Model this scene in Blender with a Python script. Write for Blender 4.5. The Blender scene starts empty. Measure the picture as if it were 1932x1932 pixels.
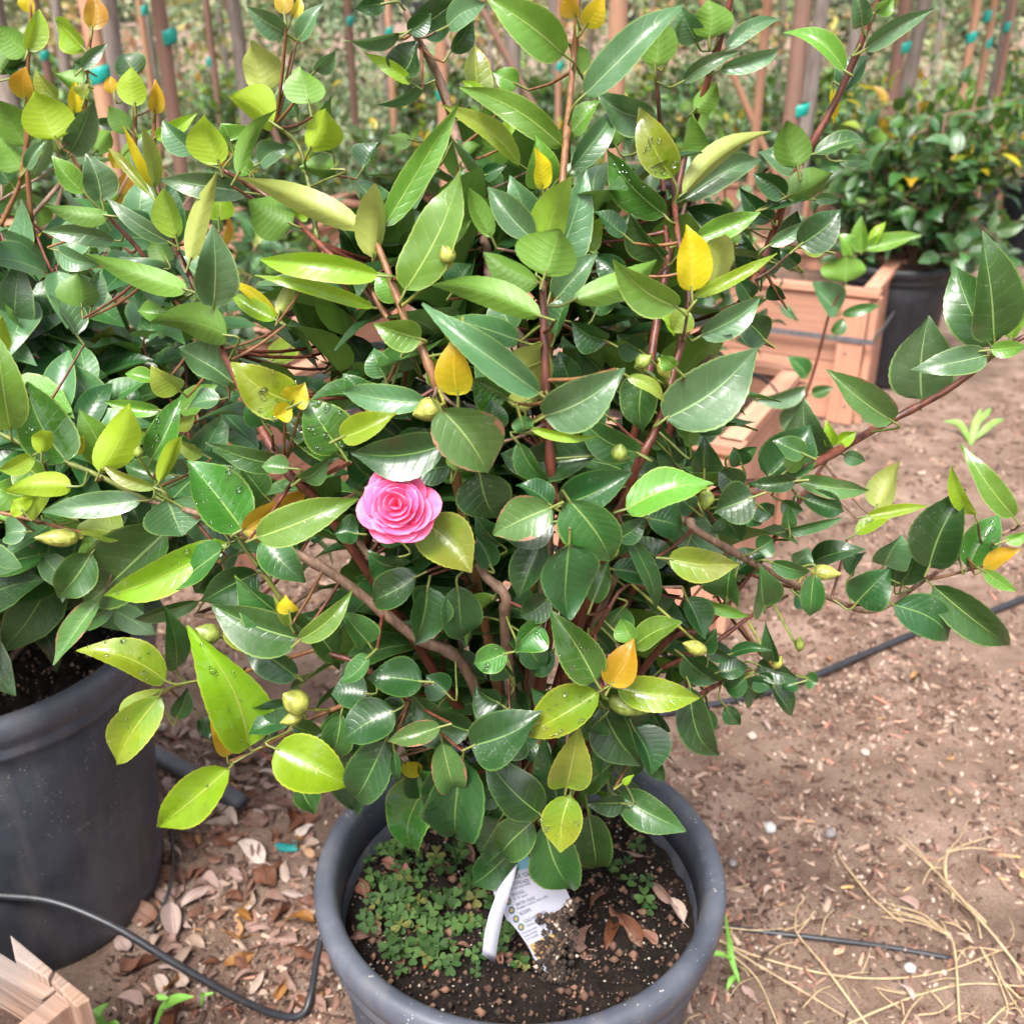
import bpy, bmesh, math, random
import numpy as np
from mathutils import Vector, Matrix, noise

random.seed(11)
rng = np.random.default_rng(5)
SC = bpy.context.scene
COL = SC.collection
R = math.radians

# ------------------------------------------------------------------ camera, sky, sun, exposure
TILT = R(25.7); CAM_H = 1.30; FPX = 1932.0
cam = bpy.data.cameras.new('camera'); cam_o = bpy.data.objects.new('camera', cam); COL.objects.link(cam_o)
cam_o.location = (0, 0, CAM_H); cam_o.rotation_euler = (R(90) - TILT, 0, 0)
cam.sensor_fit = 'VERTICAL'; cam.sensor_height = 26.0; cam.lens = 26.0
cam.clip_start = 0.02; cam.clip_end = 500
cam.dof.use_dof = True; cam.dof.focus_distance = 0.88; cam.dof.aperture_fstop = 5.6
SC.camera = cam_o

world = bpy.data.worlds.new('World'); SC.world = world; world.use_nodes = True
wn = world.node_tree.nodes; wl = world.node_tree.links
bg = wn['Background']; sky = wn.new('ShaderNodeTexSky'); sky.sky_type = 'NISHITA'
sky.sun_disc = False; sky.sun_elevation = R(58); sky.sun_rotation = R(200)
sky.air_density = 1.0; sky.dust_density = 6.0; sky.ozone_density = 1.0
hs = wn.new('ShaderNodeHueSaturation'); hs.inputs['Saturation'].default_value = 0.42
wl.new(sky.outputs[0], hs.inputs['Color']); wl.new(hs.outputs[0], bg.inputs[0])
bg.inputs[1].default_value = 0.09
sun = bpy.data.lights.new('sun', 'SUN'); sun_o = bpy.data.objects.new('sun', sun); COL.objects.link(sun_o)
sun.energy = 1.5; sun.angle = R(18); sun.color = (1.0, 0.975, 0.945)
sun_o.rotation_euler = (R(32), 0, R(-20))
SC.view_settings.view_transform = 'Standard'; SC.view_settings.look = 'None'
SC.view_settings.exposure = 1.95; SC.view_settings.gamma = 1.0
SC.view_settings.use_curve_mapping = False
SC.cycles.max_bounces = 8; SC.cycles.transparent_max_bounces = 8
SC.cycles.diffuse_bounces = 4; SC.cycles.glossy_bounces = 3; SC.cycles.transmission_bounces = 6

# ------------------------------------------------------------------ picture frame to place (1932 px frame)
CT, ST = math.cos(TILT), math.sin(TILT)
CAM = Vector((0, 0, CAM_H))
def ray(x, y):
    u, v = (x - 966) / FPX, (y - 966) / FPX
    return Vector((u, CT - v * ST, -ST - v * CT))
def at_Y(x, y, Y):
    d = ray(x, y); return CAM + d * (Y / d.y)
def at_h(x, y, h):
    d = ray(x, y); return CAM + d * ((h - CAM_H) / d.z)
def at_z(x, y, z): return CAM + ray(x, y) * z
def depth(P): return P.y * CT + (CAM_H - P.z) * ST

# ------------------------------------------------------------------ object helpers
def link(o, parent=None):
    COL.objects.link(o)
    if parent is not None: o.parent = parent
    return o
def tag(o, label, cat, group=None, kind=None):
    o['label'] = label
    if cat: o['category'] = cat
    if group: o['group'] = group
    if kind: o['kind'] = kind
    return o
def empty(name, loc, label, cat, group=None):
    o = bpy.data.objects.new(name, None); o.empty_display_size = .05
    COL.objects.link(o); o.location = loc
    return tag(o, label, cat, group)
class MB:
    def __init__(s): s.v = []; s.f = []; s.m = []; s.uv = {}
    def add(s, vs, fs, mi=0, uvs=None):
        b = len(s.v); s.v.extend([tuple(p) for p in vs])
        for f in fs:
            s.f.append(tuple(i + b for i in f)); s.m.append(mi)
        if uvs is not None:
            for i, q in enumerate(uvs): s.uv[b + i] = q
        return b
    def tube(s, pts, rads, n=6, mi=0, cap=True):
        pts = [Vector(p) for p in pts]
        if isinstance(rads, (int, float)): rads = [rads] * len(pts)
        vs, fs, uvs = [], [], []
        prev = None; acc = 0
        for i, p in enumerate(pts):
            t = (pts[min(i + 1, len(pts) - 1)] - pts[max(i - 1, 0)])
            t = t.normalized() if t.length > 1e-9 else Vector((0, 0, 1))
            if prev is None:
                a = t.orthogonal().normalized()
            else:
                a = prev - t * prev.dot(t)
                a = a.normalized() if a.length > 1e-6 else t.orthogonal().normalized()
            prev = a; b = t.cross(a)
            if i: acc += (p - pts[i - 1]).length
            for k in range(n):
                an = 2 * math.pi * k / n
                vs.append(p + (a * math.cos(an) + b * math.sin(an)) * rads[i]); uvs.append((k / n, acc))
        for i in range(len(pts) - 1):
            for k in range(n):
                k2 = (k + 1) % n
                fs.append((i * n + k, i * n + k2, (i + 1) * n + k2, (i + 1) * n + k))
        if cap:
            fs.append(tuple(range(n))[::-1]); fs.append(tuple(range((len(pts) - 1) * n, len(pts) * n)))
        s.add(vs, fs, mi, uvs)
    def box(s, c, ax, ay, az, mi=0):
        c = Vector(c); vs = []
        for k in (-1, 1):
            for j in (-1, 1):
                for i in (-1, 1): vs.append(c + ax * i + ay * j + az * k)
        s.add(vs, [(0, 2, 3, 1), (4, 5, 7, 6), (0, 1, 5, 4), (2, 6, 7, 3), (0, 4, 6, 2), (1, 3, 7, 5)], mi)
    def lathe(s, prof, n=48, mi=0):
        vs, fs = [], []
        for (r, z) in prof:
            for k in range(n):
                a = 2 * math.pi * k / n; vs.append((r * math.cos(a), r * math.sin(a), z))
        for i in range(len(prof) - 1):
            for k in range(n):
                k2 = (k + 1) % n
                fs.append((i * n + k, i * n + k2, (i + 1) * n + k2, (i + 1) * n + k))
        s.add(vs, fs, mi)
    def mesh(s, name, mats, smooth=True, origin=None):
        me = bpy.data.meshes.new(name)
        vs = s.v if origin is None else [(a - origin[0], b - origin[1], c - origin[2]) for a, b, c in s.v]
        me.from_pydata(vs, [], s.f)
        for m in (mats if isinstance(mats, (list, tuple)) else [mats]): me.materials.append(m)
        if any(s.m): me.polygons.foreach_set('material_index', s.m)
        if smooth: me.polygons.foreach_set('use_smooth', [True] * len(s.f))
        if s.uv:
            uv = me.uv_layers.new(name='UVMap')
            li = np.empty(len(me.loops), dtype=np.int32); me.loops.foreach_get('vertex_index', li)
            arr = np.zeros((len(s.v), 2), dtype=np.float32)
            for i, q in s.uv.items(): arr[i] = q
            uv.data.foreach_set('uv', arr[li].ravel())
        me.update()
        return me
    def build(s, name, mats, parent=None, smooth=True, origin=None):
        me = s.mesh(name, mats, smooth, origin)
        o = bpy.data.objects.new(name, me); link(o, parent)
        if origin is not None:
            o.location = Vector(origin) - (parent.location if parent is not None else Vector())
        return o
def catmull(pts, n=6):
    pts = [Vector(p) for p in pts]
    if len(pts) < 3:
        return [pts[0].lerp(pts[-1], i / n) for i in range(n + 1)]
    out = []
    P = [pts[0] * 2 - pts[1]] + pts + [pts[-1] * 2 - pts[-2]]
    for i in range(1, len(P) - 2):
        for k in range(n):
            t = k / n; a, b, c, d = P[i - 1], P[i], P[i + 1], P[i + 2]
            out.append(.5 * ((2 * b) + (c - a) * t + (2 * a - 5 * b + 4 * c - d) * t * t + (3 * b - a - 3 * c + d) * t ** 3))
    out.append(pts[-1]); return out

# ------------------------------------------------------------------ materials
def new_mat(name):
    m = bpy.data.materials.new(name); m.use_nodes = True
    nt = m.node_tree
    return m, nt.nodes, nt.links, nt.nodes['Principled BSDF']
def N(nodes, typ, **kw):
    n = nodes.new(typ)
    for k, v in kw.items(): setattr(n, k, v)
    return n
def ramp(nodes, stops):
    r = nodes.new('ShaderNodeValToRGB'); e = r.color_ramp.elements
    while len(e) > 1: e.remove(e[-1])
    e[0].position = stops[0][0]; e[0].color = (*stops[0][1], 1)
    for p, c in stops[1:]:
        q = e.new(p); q.color = (*c, 1)
    return r
def mathn(nodes, links, op, a, b=None, c=None):
    n = nodes.new('ShaderNodeMath'); n.operation = op
    for i, q in enumerate((a, b, c)):
        if q is None: continue
        if isinstance(q, (int, float)): n.inputs[i].default_value = q
        else: links.new(q, n.inputs[i])
    return n.outputs[0]
def mix(nodes, links, f, a, b, typ='MIX'):
    n = nodes.new('ShaderNodeMix'); n.data_type = 'RGBA'; n.blend_type = typ
    for i, q in ((0, f), (6, a), (7, b)):
        if isinstance(q, (int, float)): n.inputs[i].default_value = q
        elif isinstance(q, tuple): n.inputs[i].default_value = (*q, 1)
        else: links.new(q, n.inputs[i])
    return n.outputs[2]

def leaf_mat(name, top, under, vein, rough=.36, trans=.25, edge=None, damage=0., spec=.5, varh=.03, blotch=None):
    m, n, l, p = new_mat(name)
    uv = N(n, 'ShaderNodeUVMap'); sep = N(n, 'ShaderNodeSeparateXYZ'); l.new(uv.outputs[0], sep.inputs[0])
    u, v = sep.outputs[0], sep.outputs[1]
    au = mathn(n, l, 'ABSOLUTE', mathn(n, l, 'MULTIPLY_ADD', u, 2.0, -1.0))      # 0 midrib .. 1 edge
    mid = mathn(n, l, 'LESS_THAN', au, mathn(n, l, 'MULTIPLY_ADD', v, -.034, .045))
    # lateral veins
    oi = N(n, 'ShaderNodeObjectInfo')
    nz0 = N(n, 'ShaderNodeTexNoise'); nz0.inputs['Scale'].default_value = 5; l.new(uv.outputs[0], nz0.inputs['Vector'])
    ph = mathn(n, l, 'MULTIPLY_ADD', au, -.17, v)
    ph = mathn(n, l, 'MULTIPLY_ADD', nz0.outputs[0], .05, ph)
    sw = mathn(n, l, 'ABSOLUTE', mathn(n, l, 'SINE', mathn(n, l, 'MULTIPLY_ADD', ph, mathn(n, l, 'MULTIPLY_ADD', oi.outputs['Random'], 11.0, 20.0), mathn(n, l, 'MULTIPLY', oi.outputs['Random'], 40.0))))
    lat = mathn(n, l, 'SUBTRACT', 1.0, mathn(n, l, 'SMOOTHSTEP' if False else 'MULTIPLY', sw, 7.0))
    lat = mathn(n, l, 'MAXIMUM', lat, 0.0)
    lat = mathn(n, l, 'MULTIPLY', lat, mathn(n, l, 'SUBTRACT', 1.0, mathn(n, l, 'POWER', au, 3.0)))
    vm = mathn(n, l, 'MAXIMUM', mathn(n, l, 'MULTIPLY', mid, .85), mathn(n, l, 'MULTIPLY', lat, .20))
    # large mottling
    tc = N(n, 'ShaderNodeTexCoord')
    nz = N(n, 'ShaderNodeTexNoise'); nz.inputs['Scale'].default_value = 45; nz.inputs['Detail'].default_value = 4
    l.new(tc.outputs['Object'], nz.inputs['Vector'])
    hsv = N(n, 'ShaderNodeHueSaturation')
    hsv.inputs['Color'].default_value = (*top, 1)
    l.new(mathn(n, l, 'MULTIPLY_ADD', oi.outputs['Random'], varh, .5 - varh * .5), hsv.inputs['Hue'])
    l.new(mathn(n, l, 'ADD', mathn(n, l, 'MULTIPLY_ADD', oi.outputs['Random'], .5, .5),
                mathn(n, l, 'MULTIPLY', nz.outputs[0], .5)), hsv.inputs['Value'])
    basec = hsv.outputs[0]
    if blotch:
        nq = N(n, 'ShaderNodeTexNoise'); nq.inputs['Scale'].default_value = 26; nq.inputs['Detail'].default_value = 4; l.new(tc.outputs['Object'], nq.inputs['Vector'])
        bl = mathn(n, l, 'ADD', nq.outputs[0], mathn(n, l, 'MULTIPLY', mathn(n, l, 'SUBTRACT', .55, v), .35))
        rq = ramp(n, [(.42, (0, 0, 0)), (.72, (.85, .85, .85))]); l.new(bl, rq.inputs[0])
        basec = mix(n, l, rq.outputs[0], basec, blotch)
    col = mix(n, l, vm, basec, vein)
    if edge:
        ed = mathn(n, l, 'GREATER_THAN', au, .93)
        col = mix(n, l, mathn(n, l, 'MULTIPLY', ed, .45), col, edge)
    # whitish residue specks and film, also painting in a pale gloss
    vo = N(n, 'ShaderNodeTexVoronoi'); vo.inputs['Scale'].default_value = 260; l.new(tc.outputs['Object'], vo.inputs['Vector'])
    nr = N(n, 'ShaderNodeTexNoise'); nr.inputs['Scale'].default_value = 38; nr.inputs['Detail'].default_value = 3; l.new(tc.outputs['Object'], nr.inputs['Vector'])
    spk = mathn(n, l, 'LESS_THAN', vo.outputs[0], mathn(n, l, 'MULTIPLY_ADD', nr.outputs[0], 1.3, -.56))
    film = mathn(n, l, 'MAXIMUM', mathn(n, l, 'MULTIPLY_ADD', nr.outputs[0], 1.6, -.86), 0.)
    col = mix(n, l, mathn(n, l, 'MINIMUM', mathn(n, l, 'ADD', mathn(n, l, 'MULTIPLY', spk, .12), mathn(n, l, 'MULTIPLY', film, .16)), .4), col, (.42, .48, .40))
    if damage > 0:
        nd = N(n, 'ShaderNodeTexNoise'); nd.inputs['Scale'].default_value = 3.2; nd.inputs['Detail'].default_value = 4
        l.new(uv.outputs[0], nd.inputs['Vector'])
        dd = mathn(n, l, 'ADD', mathn(n, l, 'MULTIPLY', au, .55), nd.outputs[0])
        rp = ramp(n, [(0, (0, 0, 0)), (.71, (0, 0, 0)), (.73, (1, 1, 1))])
        l.new(mathn(n, l, 'MULTIPLY', dd, .7), rp.inputs[0])
        bc = mix(n, l, nd.outputs[0], (.10, .03, .015), (.42, .22, .13))
        col = mix(n, l, rp.outputs[0], col, bc)
    geo = N(n, 'ShaderNodeNewGeometry')
    ucol = mix(n, l, mathn(n, l, 'MULTIPLY', vm, .6), under, vein)
    col2 = mix(n, l, geo.outputs['Backfacing'], col, ucol)
    l.new(col2, p.inputs['Base Color'])
    rr = mathn(n, l, 'MULTIPLY_ADD', nz.outputs[0], .22, rough - .11)
    rr = mathn(n, l, 'ADD', rr, mathn(n, l, 'MULTIPLY', geo.outputs['Backfacing'], .22))
    l.new(rr, p.inputs['Roughness'])
    p.inputs['Specular IOR Level'].default_value = spec
    bmp = N(n, 'ShaderNodeBump'); bmp.inputs['Strength'].default_value = .55; bmp.inputs['Distance'].default_value = .002
    hgt = mathn(n, l, 'ADD', mathn(n, l, 'MULTIPLY_ADD', vm, -.5, mathn(n, l, 'MULTIPLY', sw, .07)), mathn(n, l, 'MULTIPLY', nz.outputs[0], .8))
    l.new(hgt, bmp.inputs['Height']); l.new(bmp.outputs[0], p.inputs['Normal'])
    tr = N(n, 'ShaderNodeBsdfTranslucent'); 
    tcol = mix(n, l, .5, col, under); 
    g = N(n, 'ShaderNodeGamma'); g.inputs[1].default_value = .8; l.new(tcol, g.inputs[0]); l.new(g.outputs[0], tr.inputs[0])
    ms = N(n, 'ShaderNodeMixShader'); ms.inputs[0].default_value = trans
    out = n['Material Output']
    l.new(p.outputs[0], ms.inputs[1]); l.new(tr.outputs[0], ms.inputs[2]); l.new(ms.outputs[0], out.inputs[0])
    return m
EDG = (.42, .5, .12)
LM = {
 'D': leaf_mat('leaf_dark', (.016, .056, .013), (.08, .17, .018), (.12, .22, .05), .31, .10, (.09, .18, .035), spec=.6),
 'M': leaf_mat('leaf_mature', (.032, .098, .020), (.11, .23, .022), (.21, .33, .09), .32, .14, (.20, .30, .06), spec=.65),
 'G': leaf_mat('leaf_mature_sheen', (.060, .135, .050), (.12, .24, .03), (.24, .36, .14), .32, .15, (.28, .4, .11), spec=.8),  # mature leaf with the grey sky sheen put into its base colour
 'F': leaf_mat('leaf_fresh', (.105, .235, .026), (.22, .37, .03), (.34, .46, .11), .27, .26, EDG, spec=.7),
 'L': leaf_mat('leaf_lime', (.20, .34, .012), (.28, .41, .014), (.40, .48, .08), .28, .36, (.5, .52, .05), spec=.7),
 'V': leaf_mat('leaf_olive', (.21, .255, .030), (.31, .36, .075), (.38, .41, .11), .25, .28, (.44, .42, .06), spec=.7, blotch=(.14, .25, .02)),
 'Y': leaf_mat('leaf_yellow', (.56, .42, .010), (.58, .45, .015), (.62, .46, .04), .34, .34, (.56, .33, .02), blotch=(.36, .36, .015)),
 'O': leaf_mat('leaf_bronze', (.38, .20, .010), (.46, .28, .016), (.46, .28, .03), .32, .32, (.46, .18, .02), blotch=(.34, .26, .015)),
 'X': leaf_mat('leaf_damaged', (.07, .15, .035), (.13, .24, .03), (.26, .37, .11), .30, .16, None, damage=.115, spec=.7),
 'W': leaf_mat('leaf_wet', (.045, .145, .020), (.13, .25, .03), (.26, .40, .10), .12, .16, (.28, .4, .08), spec=.9),
 'K': leaf_mat('leaf_wet_olive', (.20, .25, .014), (.31, .34, .05), (.38, .42, .08), .12, .26, (.44, .42, .06), spec=.9, blotch=(.12, .24, .012)),
 'Q': leaf_mat('leaf_wet_lime', (.19, .33, .012), (.28, .41, .014), (.40, .48, .08), .14, .34, (.5, .52, .05), spec=.9),
}
def bark_mat(name, c1, c2, rough=.7, scale=120, bump=.4):
    m, n, l, p = new_mat(name)
    tc = N(n, 'ShaderNodeTexCoord'); mp = N(n, 'ShaderNodeMapping'); mp.inputs['Scale'].default_value = (1, 1, .25)
    l.new(tc.outputs['Object'], mp.inputs[0])
    nz = N(n, 'ShaderNodeTexNoise'); nz.inputs['Scale'].default_value = scale; nz.inputs['Detail'].default_value = 5
    l.new(mp.outputs[0], nz.inputs['Vector'])
    r = ramp(n, [(.3, c1), (.7, c2)]); l.new(nz.outputs[0], r.inputs[0]); l.new(r.outputs[0], p.inputs['Base Color'])
    p.inputs['Roughness'].default_value = rough
    b = N(n, 'ShaderNodeBump'); b.inputs['Strength'].default_value = bump; b.inputs['Distance'].default_value = .004
    l.new(nz.outputs[0], b.inputs['Height']); l.new(b.outputs[0], p.inputs['Normal'])
    return m
STEM_RED = bark_mat('stem_red', (.05, .012, .008), (.16, .045, .025), .45, 160, .2)
STEM_BROWN = bark_mat('stem_brown', (.10, .055, .035), (.26, .16, .11), .7, 160, .5)
STEM_TAN = bark_mat('stem_tan', (.11, .045, .016), (.25, .115, .045), .5, 160, .2)
STEM_GREEN = bark_mat('stem_green', (.09, .12, .02), (.18, .20, .045), .45, 160, .2)
BARK_GREY = bark_mat('bark_grey', (.13, .10, .085), (.30, .25, .22), .85, 30, .6)
def wood_mat(name, c1, c2, c3, scale=9., weather=0.):
    m, n, l, p = new_mat(name)
    uv = N(n, 'ShaderNodeUVMap'); mp = N(n, 'ShaderNodeMapping'); mp.inputs['Scale'].default_value = (1.6, 26, 26)
    oi = N(n, 'ShaderNodeObjectInfo')
    tc = N(n, 'ShaderNodeTexCoord'); 
    add = N(n, 'ShaderNodeVectorMath', operation='ADD'); l.new(uv.outputs[0], add.inputs[0])
    cmb = N(n, 'ShaderNodeCombineXYZ'); l.new(mathn(n, l, 'MULTIPLY', oi.outputs['Random'], 37.), cmb.inputs[0])
    l.new(mathn(n, l, 'MULTIPLY', oi.outputs['Random'], 11.), cmb.inputs[1])
    l.new(cmb.outputs[0], add.inputs[1]); l.new(add.outputs[0], mp.inputs[0])
    nz = N(n, 'ShaderNodeTexNoise'); nz.inputs['Scale'].default_value = scale * .35; nz.inputs['Detail'].default_value = 6
    nz.inputs['Distortion'].default_value = .6
    l.new(mp.outputs[0], nz.inputs['Vector'])
    r = ramp(n, [(.25, c1), (.5, c2), (.72, c3)]); l.new(nz.outputs[0], r.inputs[0])
    nb = N(n, 'ShaderNodeTexNoise'); nb.inputs['Scale'].default_value = 7; nb.inputs['Detail'].default_value = 5
    l.new(tc.outputs['Object'], nb.inputs['Vector'])
    col = mix(n, l, mathn(n, l, 'MULTIPLY', nb.outputs[0], .35), r.outputs[0], (c1[0] * .6, c1[1] * .6, c1[2] * .6))
    if weather > 0:
        rp = ramp(n, [(.42, (0, 0, 0)), (.62, (weather,) * 3)]); l.new(nb.outputs[0], rp.inputs[0])
        col = mix(n, l, rp.outputs[0], col, (.20, .17, .155))
    v = N(n, 'ShaderNodeHueSaturation'); l.new(col, v.inputs['Color'])
    l.new(mathn(n, l, 'MULTIPLY_ADD', oi.outputs['Random'], .4, .8), v.inputs['Value'])
    l.new(v.outputs[0], p.inputs['Base Color']); p.inputs['Roughness'].default_value = .78
    b = N(n, 'ShaderNodeBump'); b.inputs['Strength'].default_value = .5; b.inputs['Distance'].default_value = .003
    l.new(nz.outputs[0], b.inputs['Height']); l.new(b.outputs[0], p.inputs['Normal'])
    return m
WOOD = wood_mat('box_wood', (.36, .165, .105), (.46, .225, .145), (.50, .265, .18))
WOOD_OLD = wood_mat('weathered_wood', (.10, .055, .036), (.30, .18, .125), (.42, .28, .21), 12, .8)
STAKE = wood_mat('stake_wood', (.27, .125, .07), (.40, .21, .125), (.48, .29, .19))
POLE = wood_mat('brown_pole', (.14, .07, .05), (.24, .13, .095), (.34, .21, .16))
def plain(name, c, rough=.5, var=0., scale=40, bump=0., spec=.5):
    m, n, l, p = new_mat(name)
    p.inputs['Roughness'].default_value = rough; p.inputs['Specular IOR Level'].default_value = spec
    if var:
        tc = N(n, 'ShaderNodeTexCoord'); nz = N(n, 'ShaderNodeTexNoise'); nz.inputs['Scale'].default_value = scale
        nz.inputs['Detail'].default_value = 6; l.new(tc.outputs['Object'], nz.inputs['Vector'])
        r = ramp(n, [(.3, tuple(q * (1 - var) for q in c)), (.7, tuple(min(1, q * (1 + var)) for q in c))])
        l.new(nz.outputs[0], r.inputs[0]); l.new(r.outputs[0], p.inputs['Base Color'])
        if bump:
            b = N(n, 'ShaderNodeBump'); b.inputs['Strength'].default_value = bump; b.inputs['Distance'].default_value = .003
            l.new(nz.outputs[0], b.inputs['Height']); l.new(b.outputs[0], p.inputs['Normal'])
    else: p.inputs['Base Color'].default_value = (*c, 1)
    return m
TAPE = plain('teal_tape', (.005, .27, .22), .45, .25, 60)
TUBE = plain('black_tube', (.022, .023, .028), .42, .3, 90, .1)
PIPE = plain('grey_pipe', (.07, .075, .085), .5, .3, 40)
STRAP = plain('steel_strap', (.10, .10, .11), .45, .3, 40)
def pot_mat(name='pot_plastic', k=1.):
    m, n, l, p = new_mat(name)
    tc = N(n, 'ShaderNodeTexCoord')
    nz = N(n, 'ShaderNodeTexNoise'); nz.inputs['Scale'].default_value = 9; nz.inputs['Detail'].default_value = 8
    nz.inputs['Roughness'].default_value = .65; l.new(tc.outputs['Object'], nz.inputs['Vector'])
    r = ramp(n, [(.33, (.034 * k, .038 * k, .052 * k)), (.6, (.066 * k, .072 * k, .092 * k)), (.8, (.14 * k, .145 * k, .165 * k))]); l.new(nz.outputs[0], r.inputs[0])
    # scuffs and pale specks of dust
    mp = N(n, 'ShaderNodeMapping'); mp.inputs['Scale'].default_value = (3, 3, 60); mp.inputs['Rotation'].default_value = (.4, .3, .5)
    l.new(tc.outputs['Object'], mp.inputs[0])
    ns = N(n, 'ShaderNodeTexNoise'); ns.inputs['Scale'].default_value = 3; ns.inputs['Detail'].default_value = 3; l.new(mp.outputs[0], ns.inputs['Vector'])
    rs = ramp(n, [(.66, (0, 0, 0)), (.72, (.35, .35, .35))]); l.new(ns.outputs[0], rs.inputs[0])
    col = mix(n, l, rs.outputs[0], r.outputs[0], (.14, .14, .15))
    mq = N(n, 'ShaderNodeMapping'); mq.inputs['Scale'].default_value = (34, 34, 2.2); l.new(tc.outputs['Object'], mq.inputs[0])
    nq = N(n, 'ShaderNodeTexNoise'); nq.inputs['Scale'].default_value = 1; nq.inputs['Detail'].default_value = 5; l.new(mq.outputs[0], nq.inputs['Vector'])
    rq = ramp(n, [(.5, (0, 0, 0)), (.78, (.5, .5, .5))]); l.new(nq.outputs[0], rq.inputs[0])
    col = mix(n, l, rq.outputs[0], col, (.13, .12, .115))
    vo = N(n, 'ShaderNodeTexVoronoi'); vo.inputs['Scale'].default_value = 170; l.new(tc.outputs['Object'], vo.inputs['Vector'])
    n2 = N(n, 'ShaderNodeTexNoise'); n2.inputs['Scale'].default_value = 30; l.new(tc.outputs['Object'], n2.inputs['Vector'])
    sp = mathn(n, l, 'LESS_THAN', vo.outputs[0], mathn(n, l, 'MULTIPLY_ADD', n2.outputs[0], .9, -.41))
    col = mix(n, l, mathn(n, l, 'MULTIPLY', sp, .6), col, (.4, .38, .36))
    l.new(col, p.inputs['Base Color'])
    l.new(mathn(n, l, 'MULTIPLY_ADD', nz.outputs[0], .35, .28), p.inputs['Roughness'])
    b = N(n, 'ShaderNodeBump'); b.inputs['Strength'].default_value = .12; b.inputs['Distance'].default_value = .003
    l.new(nz.outputs[0], b.inputs['Height']); l.new(b.outputs[0], p.inputs['Normal'])
    return m
POT = pot_mat('pot_plastic', .82); RIM = pot_mat('pale_pot_rim', 1.25)  # rim: same plastic as the wall, scaled to a paler tone
def soil_mat(name, c1, c2, c3, s1=6., s2=90.):
    m, n, l, p = new_mat(name)
    tc = N(n, 'ShaderNodeTexCoord')
    a = N(n, 'ShaderNodeTexNoise'); a.inputs['Scale'].default_value = s1; a.inputs['Detail'].default_value = 7; a.inputs['Roughness'].default_value = .6
    b = N(n, 'ShaderNodeTexNoise'); b.inputs['Scale'].default_value = s2; b.inputs['Detail'].default_value = 8; b.inputs['Roughness'].default_value = .7
    for q in (a, b): l.new(tc.outputs['Object'], q.inputs['Vector'])
    f = mathn(n, l, 'ADD', mathn(n, l, 'MULTIPLY', a.outputs[0], .5), mathn(n, l, 'MULTIPLY', b.outputs[0], .5))
    r = ramp(n, [(.36, c1), (.5, c2), (.64, c3)]); l.new(f, r.inputs[0])
    lo_ = N(n, 'ShaderNodeTexNoise'); lo_.inputs['Scale'].default_value = s1 * .45; lo_.inputs['Detail'].default_value = 6; l.new(tc.outputs['Object'], lo_.inputs['Vector'])
    rl = ramp(n, [(.44, (0, 0, 0)), (.66, (.6, .6, .6))]); l.new(lo_.outputs[0], rl.inputs[0])
    l.new(mix(n, l, rl.outputs[0], r.outputs[0], tuple(q * .6 for q in c2)), p.inputs['Base Color'])
    p.inputs['Roughness'].default_value = .92; p.inputs['Specular IOR Level'].default_value = .25
    bp = N(n, 'ShaderNodeBump'); bp.inputs['Strength'].default_value = 1.0; bp.inputs['Distance'].default_value = .008
    l.new(b.outputs[0], bp.inputs['Height']); l.new(bp.outputs[0], p.inputs['Normal'])
    return m
GROUND = soil_mat('ground_soil', (.085, .05, .036), (.26, .172, .128), (.42, .305, .24), 9., 240)
POTSOIL = soil_mat('potting_mix', (.006, .004, .003), (.016, .010, .0075), (.045, .028, .02), 30., 260)
def attr_mat(name, rough=.8, trans=0., spec=.3):
    m, n, l, p = new_mat(name)
    a = N(n, 'ShaderNodeAttribute'); a.attribute_name = 'tint'
    l.new(a.outputs['Color'], p.inputs['Base Color']); p.inputs['Roughness'].default_value = rough
    p.inputs['Specular IOR Level'].default_value = spec
    if trans:
        t = N(n, 'ShaderNodeBsdfTranslucent'); l.new(a.outputs['Color'], t.inputs[0])
        ms = N(n, 'ShaderNodeMixShader'); ms.inputs[0].default_value = trans
        l.new(p.outputs[0], ms.inputs[1]); l.new(t.outputs[0], ms.inputs[2]); l.new(ms.outputs[0], n['Material Output'].inputs[0])
    return m
CHIP = attr_mat('chips'); FOLI = attr_mat('far_foliage', .5, .3, .4)
def np_mesh(name, verts, faces, mat, cols=None, smooth=False):
    """verts (n,3), faces (m,k) arrays; cols per vertex"""
    me = bpy.data.meshes.new(name); k = faces.shape[1]
    me.vertices.add(len(verts)); me.vertices.foreach_set('co', verts.astype(np.float32).ravel())
    me.loops.add(faces.size); me.loops.foreach_set('vertex_index', faces.astype(np.int32).ravel())
    me.polygons.add(len(faces)); me.polygons.foreach_set('loop_start', np.arange(0, faces.size, k, dtype=np.int32))
    me.polygons.foreach_set('loop_total', np.full(len(faces), k, dtype=np.int32))
    if smooth: me.polygons.foreach_set('use_smooth', np.ones(len(faces), dtype=bool))
    me.materials.append(mat)
    if cols is not None:
        at = me.color_attributes.new('tint', 'FLOAT_COLOR', 'POINT')
        c4 = np.ones((len(verts), 4), dtype=np.float32); c4[:, :3] = cols; at.data.foreach_set('color', c4.ravel())
    me.update(calc_edges=True); me.validate()
    return me

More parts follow.
